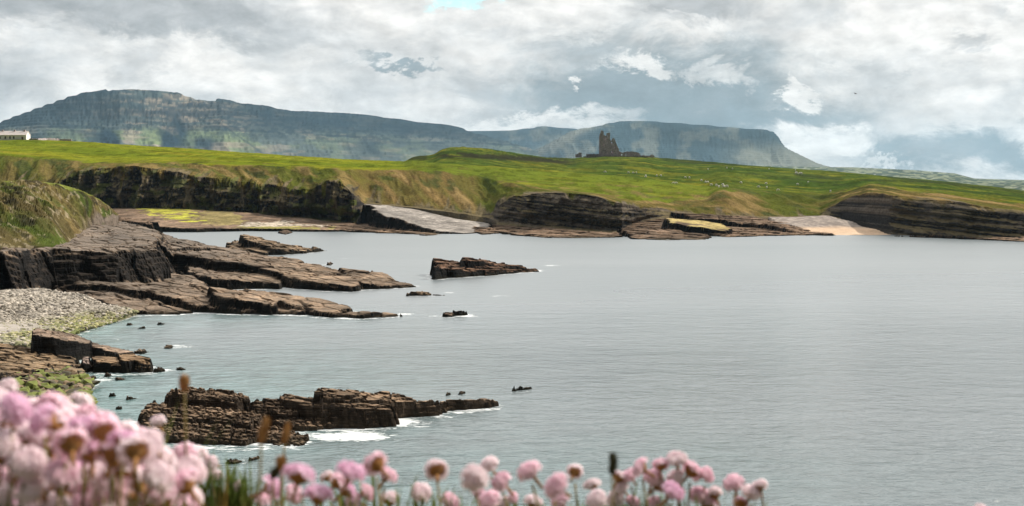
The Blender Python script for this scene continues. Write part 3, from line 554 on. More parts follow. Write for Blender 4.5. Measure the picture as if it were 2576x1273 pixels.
# ------------------------------------------------------------------ detached rocks, each a thing
def rock(label, slabs, res=.1, cat='rock', name='rock', group='rocks standing in the bay', **k): return rocks(name, slabs, res, 'thing', label, group, cat, **k)
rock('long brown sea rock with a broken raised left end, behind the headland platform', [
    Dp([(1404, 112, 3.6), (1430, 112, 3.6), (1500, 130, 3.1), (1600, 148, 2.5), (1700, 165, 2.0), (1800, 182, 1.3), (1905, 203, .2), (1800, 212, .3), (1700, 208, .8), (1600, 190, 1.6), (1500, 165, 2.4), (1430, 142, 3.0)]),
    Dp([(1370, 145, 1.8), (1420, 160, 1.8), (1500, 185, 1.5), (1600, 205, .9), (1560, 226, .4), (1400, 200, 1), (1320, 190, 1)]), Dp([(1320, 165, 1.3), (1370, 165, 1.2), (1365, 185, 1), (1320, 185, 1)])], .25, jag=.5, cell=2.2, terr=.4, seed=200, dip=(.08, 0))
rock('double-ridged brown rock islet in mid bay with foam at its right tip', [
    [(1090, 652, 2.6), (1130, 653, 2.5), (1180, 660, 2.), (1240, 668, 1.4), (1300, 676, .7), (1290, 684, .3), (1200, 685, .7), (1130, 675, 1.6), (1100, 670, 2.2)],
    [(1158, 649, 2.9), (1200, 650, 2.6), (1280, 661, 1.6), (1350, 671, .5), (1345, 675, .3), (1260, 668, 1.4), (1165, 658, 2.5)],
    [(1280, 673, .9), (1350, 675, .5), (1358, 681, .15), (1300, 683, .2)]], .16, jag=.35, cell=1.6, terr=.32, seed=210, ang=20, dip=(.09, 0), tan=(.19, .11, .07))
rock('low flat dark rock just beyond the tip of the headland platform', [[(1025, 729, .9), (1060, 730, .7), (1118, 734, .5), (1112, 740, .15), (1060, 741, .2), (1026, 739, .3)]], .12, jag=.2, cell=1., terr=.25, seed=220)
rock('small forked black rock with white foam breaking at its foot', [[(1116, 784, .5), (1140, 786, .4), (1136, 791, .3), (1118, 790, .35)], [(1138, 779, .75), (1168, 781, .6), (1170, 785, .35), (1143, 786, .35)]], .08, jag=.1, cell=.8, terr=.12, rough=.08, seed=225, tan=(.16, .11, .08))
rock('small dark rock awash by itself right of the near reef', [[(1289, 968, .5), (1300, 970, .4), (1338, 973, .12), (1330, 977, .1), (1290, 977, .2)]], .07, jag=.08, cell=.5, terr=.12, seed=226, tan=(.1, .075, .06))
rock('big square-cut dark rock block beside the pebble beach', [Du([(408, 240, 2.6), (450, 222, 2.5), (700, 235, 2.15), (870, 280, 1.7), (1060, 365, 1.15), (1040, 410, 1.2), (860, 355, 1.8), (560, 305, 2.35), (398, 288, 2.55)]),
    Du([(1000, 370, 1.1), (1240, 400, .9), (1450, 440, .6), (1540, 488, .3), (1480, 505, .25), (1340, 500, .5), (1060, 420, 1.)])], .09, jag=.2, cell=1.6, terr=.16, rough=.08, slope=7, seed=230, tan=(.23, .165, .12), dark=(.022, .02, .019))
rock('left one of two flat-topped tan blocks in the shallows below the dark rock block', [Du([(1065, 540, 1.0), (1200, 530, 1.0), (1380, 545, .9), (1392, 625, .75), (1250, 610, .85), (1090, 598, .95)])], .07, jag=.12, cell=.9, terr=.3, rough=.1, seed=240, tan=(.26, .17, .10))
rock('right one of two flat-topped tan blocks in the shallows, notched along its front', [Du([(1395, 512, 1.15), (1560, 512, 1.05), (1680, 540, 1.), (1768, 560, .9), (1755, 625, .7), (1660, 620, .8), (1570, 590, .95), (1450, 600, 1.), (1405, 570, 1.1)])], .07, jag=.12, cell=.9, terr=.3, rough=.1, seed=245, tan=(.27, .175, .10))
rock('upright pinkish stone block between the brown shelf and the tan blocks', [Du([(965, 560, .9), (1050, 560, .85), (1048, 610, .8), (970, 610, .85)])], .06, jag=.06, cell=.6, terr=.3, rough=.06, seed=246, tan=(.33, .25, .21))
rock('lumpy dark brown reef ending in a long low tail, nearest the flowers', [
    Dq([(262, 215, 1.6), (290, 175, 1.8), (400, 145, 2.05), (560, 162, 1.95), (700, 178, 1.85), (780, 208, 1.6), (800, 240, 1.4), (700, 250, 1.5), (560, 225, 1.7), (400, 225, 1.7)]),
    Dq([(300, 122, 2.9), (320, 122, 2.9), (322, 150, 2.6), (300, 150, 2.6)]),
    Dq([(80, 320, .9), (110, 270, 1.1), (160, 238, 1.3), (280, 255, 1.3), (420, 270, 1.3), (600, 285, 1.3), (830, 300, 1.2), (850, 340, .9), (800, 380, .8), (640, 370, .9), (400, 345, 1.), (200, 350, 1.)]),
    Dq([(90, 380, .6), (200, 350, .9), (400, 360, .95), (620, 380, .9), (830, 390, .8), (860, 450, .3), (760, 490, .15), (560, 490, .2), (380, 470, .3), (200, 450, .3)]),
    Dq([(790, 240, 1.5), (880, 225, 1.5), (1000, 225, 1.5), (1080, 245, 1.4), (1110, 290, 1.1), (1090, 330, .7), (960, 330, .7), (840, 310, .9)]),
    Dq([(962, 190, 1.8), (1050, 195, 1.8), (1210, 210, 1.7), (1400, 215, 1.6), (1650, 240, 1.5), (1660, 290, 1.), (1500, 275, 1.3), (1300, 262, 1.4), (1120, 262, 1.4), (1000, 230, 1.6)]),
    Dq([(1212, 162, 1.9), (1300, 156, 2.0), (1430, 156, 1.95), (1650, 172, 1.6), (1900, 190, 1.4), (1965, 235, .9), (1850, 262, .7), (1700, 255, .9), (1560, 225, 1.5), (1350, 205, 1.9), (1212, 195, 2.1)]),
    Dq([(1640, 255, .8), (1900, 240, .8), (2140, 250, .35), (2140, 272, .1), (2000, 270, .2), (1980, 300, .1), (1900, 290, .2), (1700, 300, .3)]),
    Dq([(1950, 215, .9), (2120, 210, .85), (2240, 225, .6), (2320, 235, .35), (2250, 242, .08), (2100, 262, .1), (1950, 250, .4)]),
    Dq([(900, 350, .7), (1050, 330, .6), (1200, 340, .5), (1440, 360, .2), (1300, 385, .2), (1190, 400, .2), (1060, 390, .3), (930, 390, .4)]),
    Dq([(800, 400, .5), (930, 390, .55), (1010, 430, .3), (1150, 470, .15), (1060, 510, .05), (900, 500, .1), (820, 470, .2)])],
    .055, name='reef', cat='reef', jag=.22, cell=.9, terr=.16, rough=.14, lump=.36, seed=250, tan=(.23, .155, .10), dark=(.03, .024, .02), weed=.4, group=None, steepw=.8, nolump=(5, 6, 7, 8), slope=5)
sm = [('dark slim rock in the shallows off the pebble beach, left of a pair', 1500, 165, 45, .25, 0), ('dark squat rock in the shallows off the pebble beach', 1655, 200, 40, .35, 0), ('dark wedge rock farthest out off the pebble beach', 1872, 152, 50, .4, 0),
      ('pale rounded rock wash at the tip of the dark block', 1650, 478, 90, .45, 1), ('low pale rock in a patch of foam right of the dark block', 1960, 428, 75, .3, 1), ('brown weedy rock touching the front of the right tan block', 1640, 690, 100, .45, 0),
      ('dark brown rock next right of the notched tan block', 1860, 690, 95, .45, 0), ('thin rock barely breaking the surface right of the brown rocks', 2110, 686, 70, .15, 0), ('tiny rock speck out on the open shallows', 2235, 610, 30, .2, 0),
      ('rubbly brown rock midway across the clear shallows', 1250, 755, 75, .3, 0), ('reddish flat rock behind the grass seed head', 1400, 800, 70, .2, 0), ('dark reddish rock in teal water, left of two', 1315, 985, 55, .3, 0), ('square dark brown rock in teal water, right of two', 1530, 1008, 62, .45, 0),
      ('pale boulder on the edge of the mossy brown shelf', 865, 672, 50, .8, 1), ('brown rock in the water close above the pink flowers', 1400, 1140, 60, .2, 0), ('dark oblong rock at the foot of the pebble beach', 960, 212, 45, .5, 0), ('brown rock at the weedy edge of the shallows', 1080, 790, 60, .25, 0)]
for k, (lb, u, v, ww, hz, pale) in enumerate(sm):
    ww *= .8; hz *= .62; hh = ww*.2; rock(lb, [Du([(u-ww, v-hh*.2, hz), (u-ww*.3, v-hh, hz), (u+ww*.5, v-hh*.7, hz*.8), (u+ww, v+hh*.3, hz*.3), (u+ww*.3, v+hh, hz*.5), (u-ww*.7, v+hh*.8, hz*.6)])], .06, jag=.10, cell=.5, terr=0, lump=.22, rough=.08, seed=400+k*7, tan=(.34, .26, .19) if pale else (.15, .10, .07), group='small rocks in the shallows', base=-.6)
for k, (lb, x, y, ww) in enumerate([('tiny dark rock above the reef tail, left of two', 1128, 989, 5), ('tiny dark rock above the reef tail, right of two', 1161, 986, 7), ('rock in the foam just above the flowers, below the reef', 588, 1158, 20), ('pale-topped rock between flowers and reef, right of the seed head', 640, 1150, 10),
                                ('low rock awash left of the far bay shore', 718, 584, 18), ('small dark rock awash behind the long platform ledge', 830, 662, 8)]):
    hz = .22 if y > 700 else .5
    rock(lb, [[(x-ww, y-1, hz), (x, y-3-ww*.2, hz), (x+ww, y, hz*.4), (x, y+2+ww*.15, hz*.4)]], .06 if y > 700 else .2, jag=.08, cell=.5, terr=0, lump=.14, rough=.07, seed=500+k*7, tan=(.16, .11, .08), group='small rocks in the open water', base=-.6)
# ------------------------------------------------------------------ water
GX0, GY0, GR, GNX, GNY = -170., 45., .5, 440, 520
land = np.zeros((GNY, GNX)); P = np.concatenate(SHORE); ii = ((P[:, 1]-GY0)/GR).astype(int); jj = ((P[:, 0]-GX0)/GR).astype(int); ok = (ii >= 0) & (ii < GNY) & (jj >= 0) & (jj < GNX); land[ii[ok], jj[ok]] = 1
def box(a, n):
    for ax in (0, 1):
        for _ in range(2):
            c = np.cumsum(np.concatenate([np.zeros_like(a.take([0], ax)), np.pad(a, [(n, n) if i == ax else (0, 0) for i in (0, 1)], 'edge')], ax), ax)
            a = (c.take(range(2*n+1, c.shape[ax]), ax)-c.take(range(0, c.shape[ax]-2*n-1), ax))/(2*n+1)
    return a
near_ = box(land, 2); wide = box(land, 18)
def samp(G, X, Y):
    fx = np.clip((X-GX0)/GR, 0, GNX-1.01); fy = np.clip((Y-GY0)/GR, 0, GNY-1.01); i, j = fy.astype(int), fx.astype(int); u, v = fx-j, fy-i
    return (G[i, j]*(1-u)*(1-v)+G[i, j+1]*u*(1-v)+G[i+1, j]*(1-u)*v+G[i+1, j+1]*u*v)*((X > GX0) & (X < GX0+GNX*GR-1) & (Y > GY0) & (Y < GY0+GNY*GR-1))
dd = np.concatenate([[18, 30, 40], np.geomspace(48, 420, 620), np.geomspace(450, 30000, 60)]); aa = np.concatenate([np.linspace(-3, -.62, 14)[:-1], np.linspace(-.62, .62, 620), np.linspace(.62, 3, 14)[1:]])
Xw = aa[None]*dd[:, None]; Yw = dd[:, None]+0*Xw
PX_, PY_ = proj(Xw, Yw, 0*Xw)
foam = np.zeros(Xw.shape)
for (x, y, a, b, g) in [(960, 1062, 130, 16, 1.35), (880, 1097, 130, 18, 1.25), (800, 1060, 90, 14, 1.2), (1060, 1045, 130, 12, .85), (480, 1122, 60, 10, 1.), (1340, 681, 40, 4, 1.), (1385, 668, 35, 3, .8), (1160, 793, 48, 6, 1.1), (1090, 795, 55, 3, .8), (1128, 736, 26, 2.5, .9), (1255, 744, 45, 3, .8),
                        (1045, 720, 22, 3, .8), (1010, 790, 45, 4, .9), (660, 782, 50, 4, .9), (560, 786, 180, 3, .6), (445, 872, 65, 8, .8), (350, 838, 90, 14, .45), (300, 850, 60, 10, .5), (250, 930, 70, 12, .4), (560, 1125, 90, 14, .8), (1180, 1030, 60, 7, .55), (1310, 976, 35, 3, .6), (870, 650, 60, 2.5, .6), (1210, 1015, 40, 5, .6), (760, 632, 40, 2, .6), (1550, 598, 60, 1.5, .6), (1980, 589, 60, 1.5, .5)]:
    foam = np.maximum(foam, .8*g*np.exp(-((PX_-x)/a)**2-((PY_-y)/b)**2))
foam = np.maximum(foam, np.clip(samp(near_, Xw, Yw)*1.9, 0, .62)); shal = np.clip(samp(wide, Xw, Yw)*2.2, 0, 1)*ss(150, 110, Yw); shal = np.maximum(shal, .85*np.exp(-((Xw+24)/16)**2-((Yw-74)/26)**2)); shal = np.maximum(shal, .5*np.exp(-((Xw+8)/25)**2-((Yw-56)/14)**2))
wm = bpy.data.materials.new('sea_water'); wm.use_nodes = True; t = NT(wm.node_tree); bs = t.n['Principled BSDF']
G = t.new('ShaderNodeNewGeometry').outputs['Position']
fa = t.new('ShaderNodeAttribute', attribute_name='foam').outputs['Fac']; sa = t.new('ShaderNodeAttribute', attribute_name='shallow').outputs['Fac']
g1 = t.noise(t.mapping(G, (.6, 1, 1)), 1.1, 4, .6, .3); g2 = t.noise(t.mapping(G, (.5, 1.2, 1), (0, 0, R(-18))), .28, 5, .6, .2); g3 = t.noise(t.mapping(G, (.6, 1, 1), (0, 0, R(10))), 3.6, 4, .65); gl = t.noise(t.mapping(G, (.3, 1, 1), (0, 0, R(25))), .018, 3, .5)
hgt_ = t.math('ADD', t.math('ADD', t.math('MULTIPLY', g1, .42), t.math('MULTIPLY', g2, .8)), t.math('MULTIPLY', g3, .10))
gs = t.new('ShaderNodeSeparateXYZ'); t.l.new(G, gs.inputs[0]); ruf = t.math('ADD', gs.outputs[1], t.math('MULTIPLY', t.math('SUBTRACT', gl, .5), 160)); ruf = t.math('SUBTRACT', ruf, t.math('MULTIPLY', gs.outputs[0], .35))
bm = t.new('ShaderNodeBump'); bm.inputs[0].default_value = .9; t.set(bm.inputs[1], t.mr(ruf, 40, 170, .62, .22, True)); t.l.new(hgt_, bm.inputs['Height']); t.l.new(bm.outputs[0], bs.inputs['Normal'])
bedn = t.noise(G, .35, 5, .65)
deep = t.mix(t.mr(gl, .3, .7, 0, 1), (.13, .155, .165), (.18, .20, .21)); sh = t.mix(t.mr(bedn, .38, .62, 0, 1), (.07, .125, .12), (.15, .25, .25))
wc = t.mix(sa, deep, sh); fn = t.noise(t.mapping(G, (.4, 1, 1)), 1.1, 8, .75, .8); fn2 = t.noise(t.mapping(G, (.5, 1, 1)), 4., 5, .7)
ft = t.math('ADD', fa, t.math('MULTIPLY', t.math('SUBTRACT', t.math('ADD', t.math('MULTIPLY', fn, .65), t.math('MULTIPLY', fn2, .35)), .5), 2.6)); fm = t.math('MULTIPLY', t.mr(ft, .5, .8, 0, 1, True), t.mr(fa, .03, .2, 0, 1))
t.l.new(t.mix(fm, wc, (.78, .80, .80)), bs.inputs['Base Color']); t.l.new(t.math('MAXIMUM', t.mr(ruf, 60, 220, .14, .34), t.mr(fm, 0, 1, 0, .8)), bs.inputs['Roughness']); bs.inputs['IOR'].default_value = 1.33
me = mesh_np('sea', np.stack([Xw, Yw, 0*Xw], -1).reshape(-1, 3), grid_q(*Xw.shape), attrs={'foam': foam, 'shallow': shal}); tag(link('sea', me, wm), kind='structure')
# one sheet of sea bed and inland ground out to the horizon
def sheet(name, x0, x1, y0, y1, z, mat):
    V = np.array([(x0, y0, z), (x1, y0, z), (x1, y1, z), (x0, y1, z)], float); return tag(link(name, mesh_np(name, V, np.array([[0, 1, 2, 3]]), np.full((4, 3), .07)), mat), kind='structure')
sheet('ground', -30000, 30000, -8000, 32000, -8, M_mtn)
# ------------------------------------------------------------------ generic box-built meshes
class MB:
    def __init__(s): s.v = []; s.f = []
    def add(s, v, f): b = len(s.v); s.v += [tuple(q) for q in v]; s.f += [tuple(i+b for i in q) for q in f]; return s
    def box(s, x0, x1, y0, y1, z0, z1): return s.add([(x0, y0, z0), (x1, y0, z0), (x1, y1, z0), (x0, y1, z0), (x0, y0, z1), (x1, y0, z1), (x1, y1, z1), (x0, y1, z1)], [(0, 3, 2, 1), (4, 5, 6, 7), (0, 1, 5, 4), (1, 2, 6, 5), (2, 3, 7, 6), (3, 0, 4, 7)])
    def tube(s, pts, rad, n=8, cap=True):
        ring = []
        for k, p in enumerate(pts):
            a = Vector(pts[max(k-1, 0)]); b = Vector(pts[min(k+1, len(pts)-1)]); d = (b-a).normalized(); u = d.orthogonal().normalized(); w_ = d.cross(u); r = rad[k] if isinstance(rad, (list, tuple)) else rad
            ring.append([Vector(p)+u*(r*math.cos(6.2832*i/n))+w_*(r*math.sin(6.2832*i/n)) for i in range(n)])
        v = [q for rg in ring for q in rg]; f = [(k*n+i, k*n+(i+1) % n, (k+1)*n+(i+1) % n, (k+1)*n+i) for k in range(len(pts)-1) for i in range(n)]
        if cap: f += [tuple(range(n))[::-1], tuple(range((len(pts)-1)*n, len(pts)*n))]
        return s.add(v, f)
    def mesh(s, name, smooth=False):
        me = bpy.data.meshes.new(name); me.from_pydata(s.v, [], s.f); me.update()
        if smooth: me.polygons.foreach_set('use_smooth', [True]*len(me.polygons))
        return me
    def build(s, name, mat, parent=None, smooth=False): return link(name, s.mesh(name, smooth), mat, parent)
# ------------------------------------------------------------------ ruined castle
M_stone = mat_p('ruin_stone', (.42, .355, .365), .9, .9, .45, .5, .2); M_stoned = mat_p('dark_ruin_stone', (.25, .22, .21), .9, .9, .4, .5, .2)
cxr, cyr, czr = on_field(1533, 393); K = cyr/F
castle = tag(empty('ruined_castle', (cxr, cyr, czr-1)), 'roofless stone castle ruin with a tall jagged tower on the green hill', 'castle')
def ruin_wall(name, prof, u0, u1, y, thick, cell=.55, holes=(), axis='x', mat=None, seed=1, parent=castle):
    """masonry with a broken top edge and window openings, built course by course"""
    r = random.Random(seed); m = MB(); nx = max(1, int(abs(u1-u0)/cell)); c = (u1-u0)/nx
    for i in range(nx):
        u = u0+(i+.5)*c; top = float(np.interp(u, [p[0] for p in prof], [p[1] for p in prof]))+r.uniform(-.4, .4); cuts = sorted([(a, b) for (h0, h1, a, b) in holes if h0 <= u <= h1]); z = 0.; segs = []
        for a, b in cuts:
            if a < top: segs.append((z, a)); z = min(b, top)
        segs.append((z, top))
        for a, b in segs:
            if b-a < .15: continue
            e = r.uniform(-.12, .12)
            if axis == 'x': m.box(u0+i*c-.01, u0+(i+1)*c+.01, y-thick/2+e, y+thick/2+e, a, b)
            else: m.box(y-thick/2+e, y+thick/2+e, u0+i*c-.01, u0+(i+1)*c+.01, a, b)
    return m.build(name, mat or M_stone, parent)
def kx(v): return (v-955)*.1235*K
def kz(v): return (742-v)*.1235*K
prof = [(kx(768), kz(420)), (kx(774), kz(260)), (kx(786), kz(196)), (kx(832), kz(215)), (kx(845), kz(300)), (kx(895), kz(300)), (kx(900), kz(245)), (kx(962), kz(250)), (kx(975), kz(400)), (kx(1005), kz(400)), (kx(1012), kz(360)), (kx(1060), kz(362)), (kx(1085), kz(440)), (kx(1140), kz(560)), (kx(1142), kz(570))]
hl = [(kx(855), kx(885), kz(400), kz(350)), (kx(905), kx(925), kz(350), kz(300)), (kx(985), kx(1020), kz(480), kz(430)), (kx(830), kx(860), kz(520), kz(480)), (kx(990), kx(1040), kz(665), kz(615)), (kx(900), kx(925), kz(470), kz(430)), (kx(1050), kx(1070), kz(560), kz(520))]
ruin_wall('tower_wall', prof, kx(768), kx(1144), 0, 1.2, .5, hl, seed=2)
ruin_wall('tower_wall', [(kx(768), kz(300)), (kx(900), kz(280)), (kx(1000), kz(420)), (kx(1144), kz(600))], kx(768), kx(1144), 9, 1.2, .6, [(a-1, b-1, c+1, d+1) for a, b, c, d in hl], seed=3)
ruin_wall('tower_wall', [(0, kz(230)), (4, kz(330)), (9, kz(310))], .7, 8.3, kx(775), 1.1, .55, [(3, 4.4, kz(500), kz(440))], 'y', M_stoned, 4); ruin_wall('tower_wall', [(0, kz(560)), (5, kz(600)), (9, kz(590))], .7, 8.3, kx(1136), 1.1, .55, (), 'y', None, 5)
ruin_wall('low_wall', [(kx(490), kz(672)), (kx(760), kz(676))], kx(490), kx(764), -1, 1., .6, seed=6, mat=M_stoned)
ruin_wall('low_wall', [(kx(1150), kz(615)), (kx(1250), kz(645)), (kx(1330), kz(620)), (kx(1480), kz(630)), (kx(1560), kz(650)), (kx(1590), kz(700))], kx(1148), kx(1590), 2, 1., .55, [(kx(1200), kx(1225), kz(735), kz(670)), (kx(1290), kx(1310), kz(735), kz(670))], seed=7)
ruin_wall('low_wall', [(kx(1595), kz(700)), (kx(1780), kz(705)), (kx(1820), kz(680)), (kx(1880), kz(715))], kx(1595), kx(1880), 2, 1., .6, seed=8)
ruin_wall('gate_pier', [(kx(270), kz(680)), (kx(325), kz(670)), (kx(332), kz(645)), (kx(395), kz(648))], kx(268), kx(398), 1, 2.2, .5, seed=9)
ruin_wall('terrace_wall', [(kx(420), kz(722)), (kx(700), kz(712)), (kx(1500), kz(712)), (kx(1720), kz(722))], kx(420), kx(1720), -6, .9, .8, seed=10, mat=M_stoned).location.z = -.25
# ------------------------------------------------------------------ white farmhouse and field wall
M_wht = mat_p('lime_wash', (.88, .84, .80), .85, .8, .08); M_roof = mat_p('pale_roof', (.72, .64, .61), .8, 1.2, .15); M_dk = mat_p('dark_glass', (.03, .03, .03), .3); M_brd = mat_p('brown_door', (.16, .09, .06), .7)
hx, hy, hz = on_field(66, 352); hk = hy/F; house = tag(empty('farmhouse', (hx, hy, hz-.3)), 'long low white cottage with pale roof and chimneys on the skyline at the far left', 'house')
Lh = 100*hk; wh_ = 3.2; rh = 5.6
MB().box(-Lh, 0, 0, 6, 0, wh_).add([(0, 0, wh_), (0, 6, wh_), (0, 3, rh)], [(0, 1, 2)]).add([(-Lh, 0, wh_), (-Lh, 6, wh_), (-Lh, 3, rh)], [(0, 2, 1)]).build('wall', M_wht, house)
rf = MB().add([(-Lh-.2, -.35, wh_-.15), (.2, -.35, wh_-.15), (.2, 3, rh+.05), (-Lh-.2, 3, rh+.05), (-Lh-.2, 6.35, wh_-.15), (.2, 6.35, wh_-.15), (-Lh-.2, -.35, wh_+.05), (.2, -.35, wh_+.05), (.2, 3, rh+.27), (-Lh-.2, 3, rh+.27), (-Lh-.2, 6.35, wh_+.05), (.2, 6.35, wh_+.05)],
    [(0, 1, 2, 3), (3, 2, 5, 4), (6, 9, 8, 7), (9, 10, 11, 8), (0, 6, 7, 1), (4, 5, 11, 10), (1, 7, 8, 2), (2, 8, 11, 5), (0, 3, 9, 6), (3, 4, 10, 9)]).build('roof', M_roof, house)
for cx_ in (-2.2, -8.2, -15.5): MB().box(cx_-.5, cx_+.5, 2.6, 3.4, rh-.3, rh+.9).box(cx_-.6, cx_+.6, 2.5, 3.5, rh+.9, rh+1.05).build('chimney', M_stone, rf)
for wx in (-16.2, -12.8, -9.9, -7.6): MB().box(wx-.45, wx+.45, -.02, .1, .9, 2.5).build('window', M_dk, house)
MB().box(-2.9, -1.7, -.03, .1, 0, 2.2).build('door', M_brd, house)
wa = [on_field(x, 352.5) for x in (74, 95, 120, 150, 180)]; mw = MB()
for a, b in zip(wa[:-1], wa[1:]):
    for k in range(8):
        p0 = [a[i]+(b[i]-a[i])*k/8 for i in range(3)]; p1 = [a[i]+(b[i]-a[i])*(k+1)/8 for i in range(3)]; hh = 1.1+random.uniform(-.25, .25)
        mw.add([(p0[0]+.01, p0[1]-.3, p0[2]-.6), (p1[0]-.01, p1[1]-.3, p1[2]-.6), (p1[0]-.01, p1[1]+.3, p1[2]-.6), (p0[0]+.01, p0[1]+.3, p0[2]-.6), (p0[0]+.01, p0[1]-.25, p0[2]+hh), (p1[0]-.01, p1[1]-.25, p1[2]+hh), (p1[0]-.01, p1[1]+.25, p1[2]+hh), (p0[0]+.01, p0[1]+.25, p0[2]+hh)],
               [(0, 3, 2, 1), (4, 5, 6, 7), (0, 1, 5, 4), (1, 2, 6, 5), (2, 3, 7, 6), (3, 0, 4, 7)])
tag(mw.build('stone_wall', M_stone), 'low dry stone wall running right from the white cottage', 'wall')
# ------------------------------------------------------------------ sheep: one body mesh, copied
def skin(name, pts, edges, rad, mat, sub=1):
    me = bpy.data.meshes.new(name); me.from_pydata(pts, edges, []); o = link(name, me, mat)
    o.modifiers.new('s', 'SKIN'); o.modifiers.new('u', 'SUBSURF').levels = sub
    me.skin_vertices[0].data[0].use_root = True
    for i, r in enumerate(rad): me.skin_vertices[0].data[i].radius = (r, r)
    dg = bpy.context.evaluated_depsgraph_get(); m2 = bpy.data.meshes.new_from_object(o.evaluated_get(dg)); bpy.data.objects.remove(o); m2.name = name
    if not m2.materials: m2.materials.append(mat)
    m2.polygons.foreach_set('use_smooth', [True]*len(m2.polygons)); return m2
M_wool = mat_p('wool', (.72, .69, .62), 1., 6, .1)
SP_ = [(0, 0, .72), (.38, 0, .74), (-.4, 0, .72), (.58, 0, .72), (.78, 0, .45), (.9, 0, .28), (.34, .16, .45), (.34, .17, .2), (.34, .17, 0), (.34, -.16, .45), (.34, -.17, .2), (.34, -.17, 0), (-.4, .16, .45), (-.44, .17, .22), (-.4, .17, 0), (-.4, -.16, .45), (-.44, -.17, .22), (-.4, -.17, 0), (-.56, 0, .6), (.76, .13, .5), (.76, -.13, .5)]
SE_ = [(0, 1), (0, 2), (1, 3), (3, 4), (4, 5), (1, 6), (6, 7), (7, 8), (1, 9), (9, 10), (10, 11), (2, 12), (12, 13), (13, 14), (2, 15), (15, 16), (16, 17), (2, 18), (4, 19), (4, 20)]
SR_ = [.30, .27, .27, .16, .10, .06, .08, .04, .035, .08, .04, .035, .1, .045, .035, .1, .045, .035, .06, .03, .03]
sheep_me = skin('sheep', SP_, SE_, SR_, M_wool)
flock = [(1925, 504), (1936, 505), (1944, 509), (1958, 511), (1966, 506), (1970, 512), (1984, 512)]; flock = []
pts = [(r_[0]*.7955/3.22+1900*.7955, r_[1]*.7955/3.22+500*.7955) for r_ in [(280, 155), (322, 158), (360, 158), (452, 190), (458, 204), (572, 186), (612, 190), (860, 208), (902, 206), (1285, 105), (1340, 115), (1085, 112), (1712, 116), (1425, 254), (1608, 305), (1686, 308), (1800, 335), (1682, 268), (45, 148), (2000, 278), (2330, 350), (2110, 262), (1975, 130)]]
pt2 = [(r_[0]*.7955/3.22+1900*.7955, r_[1]*.7955/3.22+500*.7955) for r_ in [(1025, 238), (1063, 254), (1085, 256), (1117, 280), (1180, 288), (1203, 300), (1238, 282), (1248, 300), (1284, 299), (740, 262), (766, 260)]]
def put_sheep(p, sc, label, group):
    o = bpy.data.objects.new('sheep', sheep_me); COL.objects.link(o); x, y, z = on_field(*p); o.location = (x, y, z-.03); o.rotation_euler = (0, 0, random.uniform(0, 6.28)); o.scale = (sc,)*3
    tag(o, label, 'sheep', group)
ORD = 'first second third fourth fifth sixth seventh eighth ninth tenth eleventh twelfth thirteenth fourteenth fifteenth sixteenth seventeenth eighteenth nineteenth twentieth twenty-first twenty-second twenty-third'.split()
for k, p in enumerate(sorted(pts)): put_sheep(p, 1.05, ORD[k] + ' white sheep from the left of those scattered over the dark green pasture', 'sheep scattered over the dark green pasture')
for k, p in enumerate(sorted(pt2)): put_sheep(p, 1.1, ORD[k] + ' white sheep from the left in the flock at the pale mown field corner', 'sheep gathered along the edge of the mown field')
put_sheep((2002, 440), 2.0, 'left of two big pale animals standing in the dark hollow near the skyline', 'pair in the hollow'); put_sheep((2011, 440), 2.0, 'right of two big pale animals standing in the dark hollow near the skyline', 'pair in the hollow')
# bird
M_bird = mat_p('bird_feather', (.06, .055, .05), .8)
bm_ = skin('bird', [(0, 0, 0), (0, .16, .02), (0, .27, .03), (0, -.2, 0), (.2, .03, .10), (.5, -.06, .05), (-.2, .03, .10), (-.5, -.06, .05)], [(0, 1), (1, 2), (0, 3), (0, 4), (4, 5), (0, 6), (6, 7)], [.09, .06, .03, .03, .05, .015, .05, .015], M_bird)
b = bpy.data.objects.new('bird', bm_); COL.objects.link(b); b.location = [float(v) for v in at_d(2151, 236, 210.)]; b.rotation_euler = (.2, .3, -1.2); tag(b, 'small dark bird flying alone against the clouds at the right', 'bird')
# ------------------------------------------------------------------ foreground clifftop
ys = np.concatenate([np.linspace(-3, 1.1, 60), [1.3, 1.6, 2.2, 4, 8, 14]]); xs = np.linspace(-5, 5, 140); Xf, Yf = np.meshgrid(xs, ys)
gz = lambda x, y: CH-.40 - .05*np.asarray(x) + (fbm(np.asarray(x)*2.+0*np.asarray(y), np.asarray(y)*2., o=4, seed=90)-.5)*.08
Zf = gz(Xf, Yf) - np.interp(Yf, [1.0, 1.3, 1.6, 2.2, 4, 8, 14], [0, .15, .6, 2, 7, 13, 18])
cf = mixc([.06, .075, .02], [.13, .09, .04], ss(.4, .6, fbm(Xf*6, Yf*6, o=3, seed=91)))
M_turf = mat_vc('clifftop_turf', 40, .4, .8, .02, .95, .1)
tag(link('clifftop', mesh_np('clifftop', np.stack([Xf, Yf, Zf], -1).reshape(-1, 3), grid_q(*Xf.shape), cf), M_turf), kind='structure')
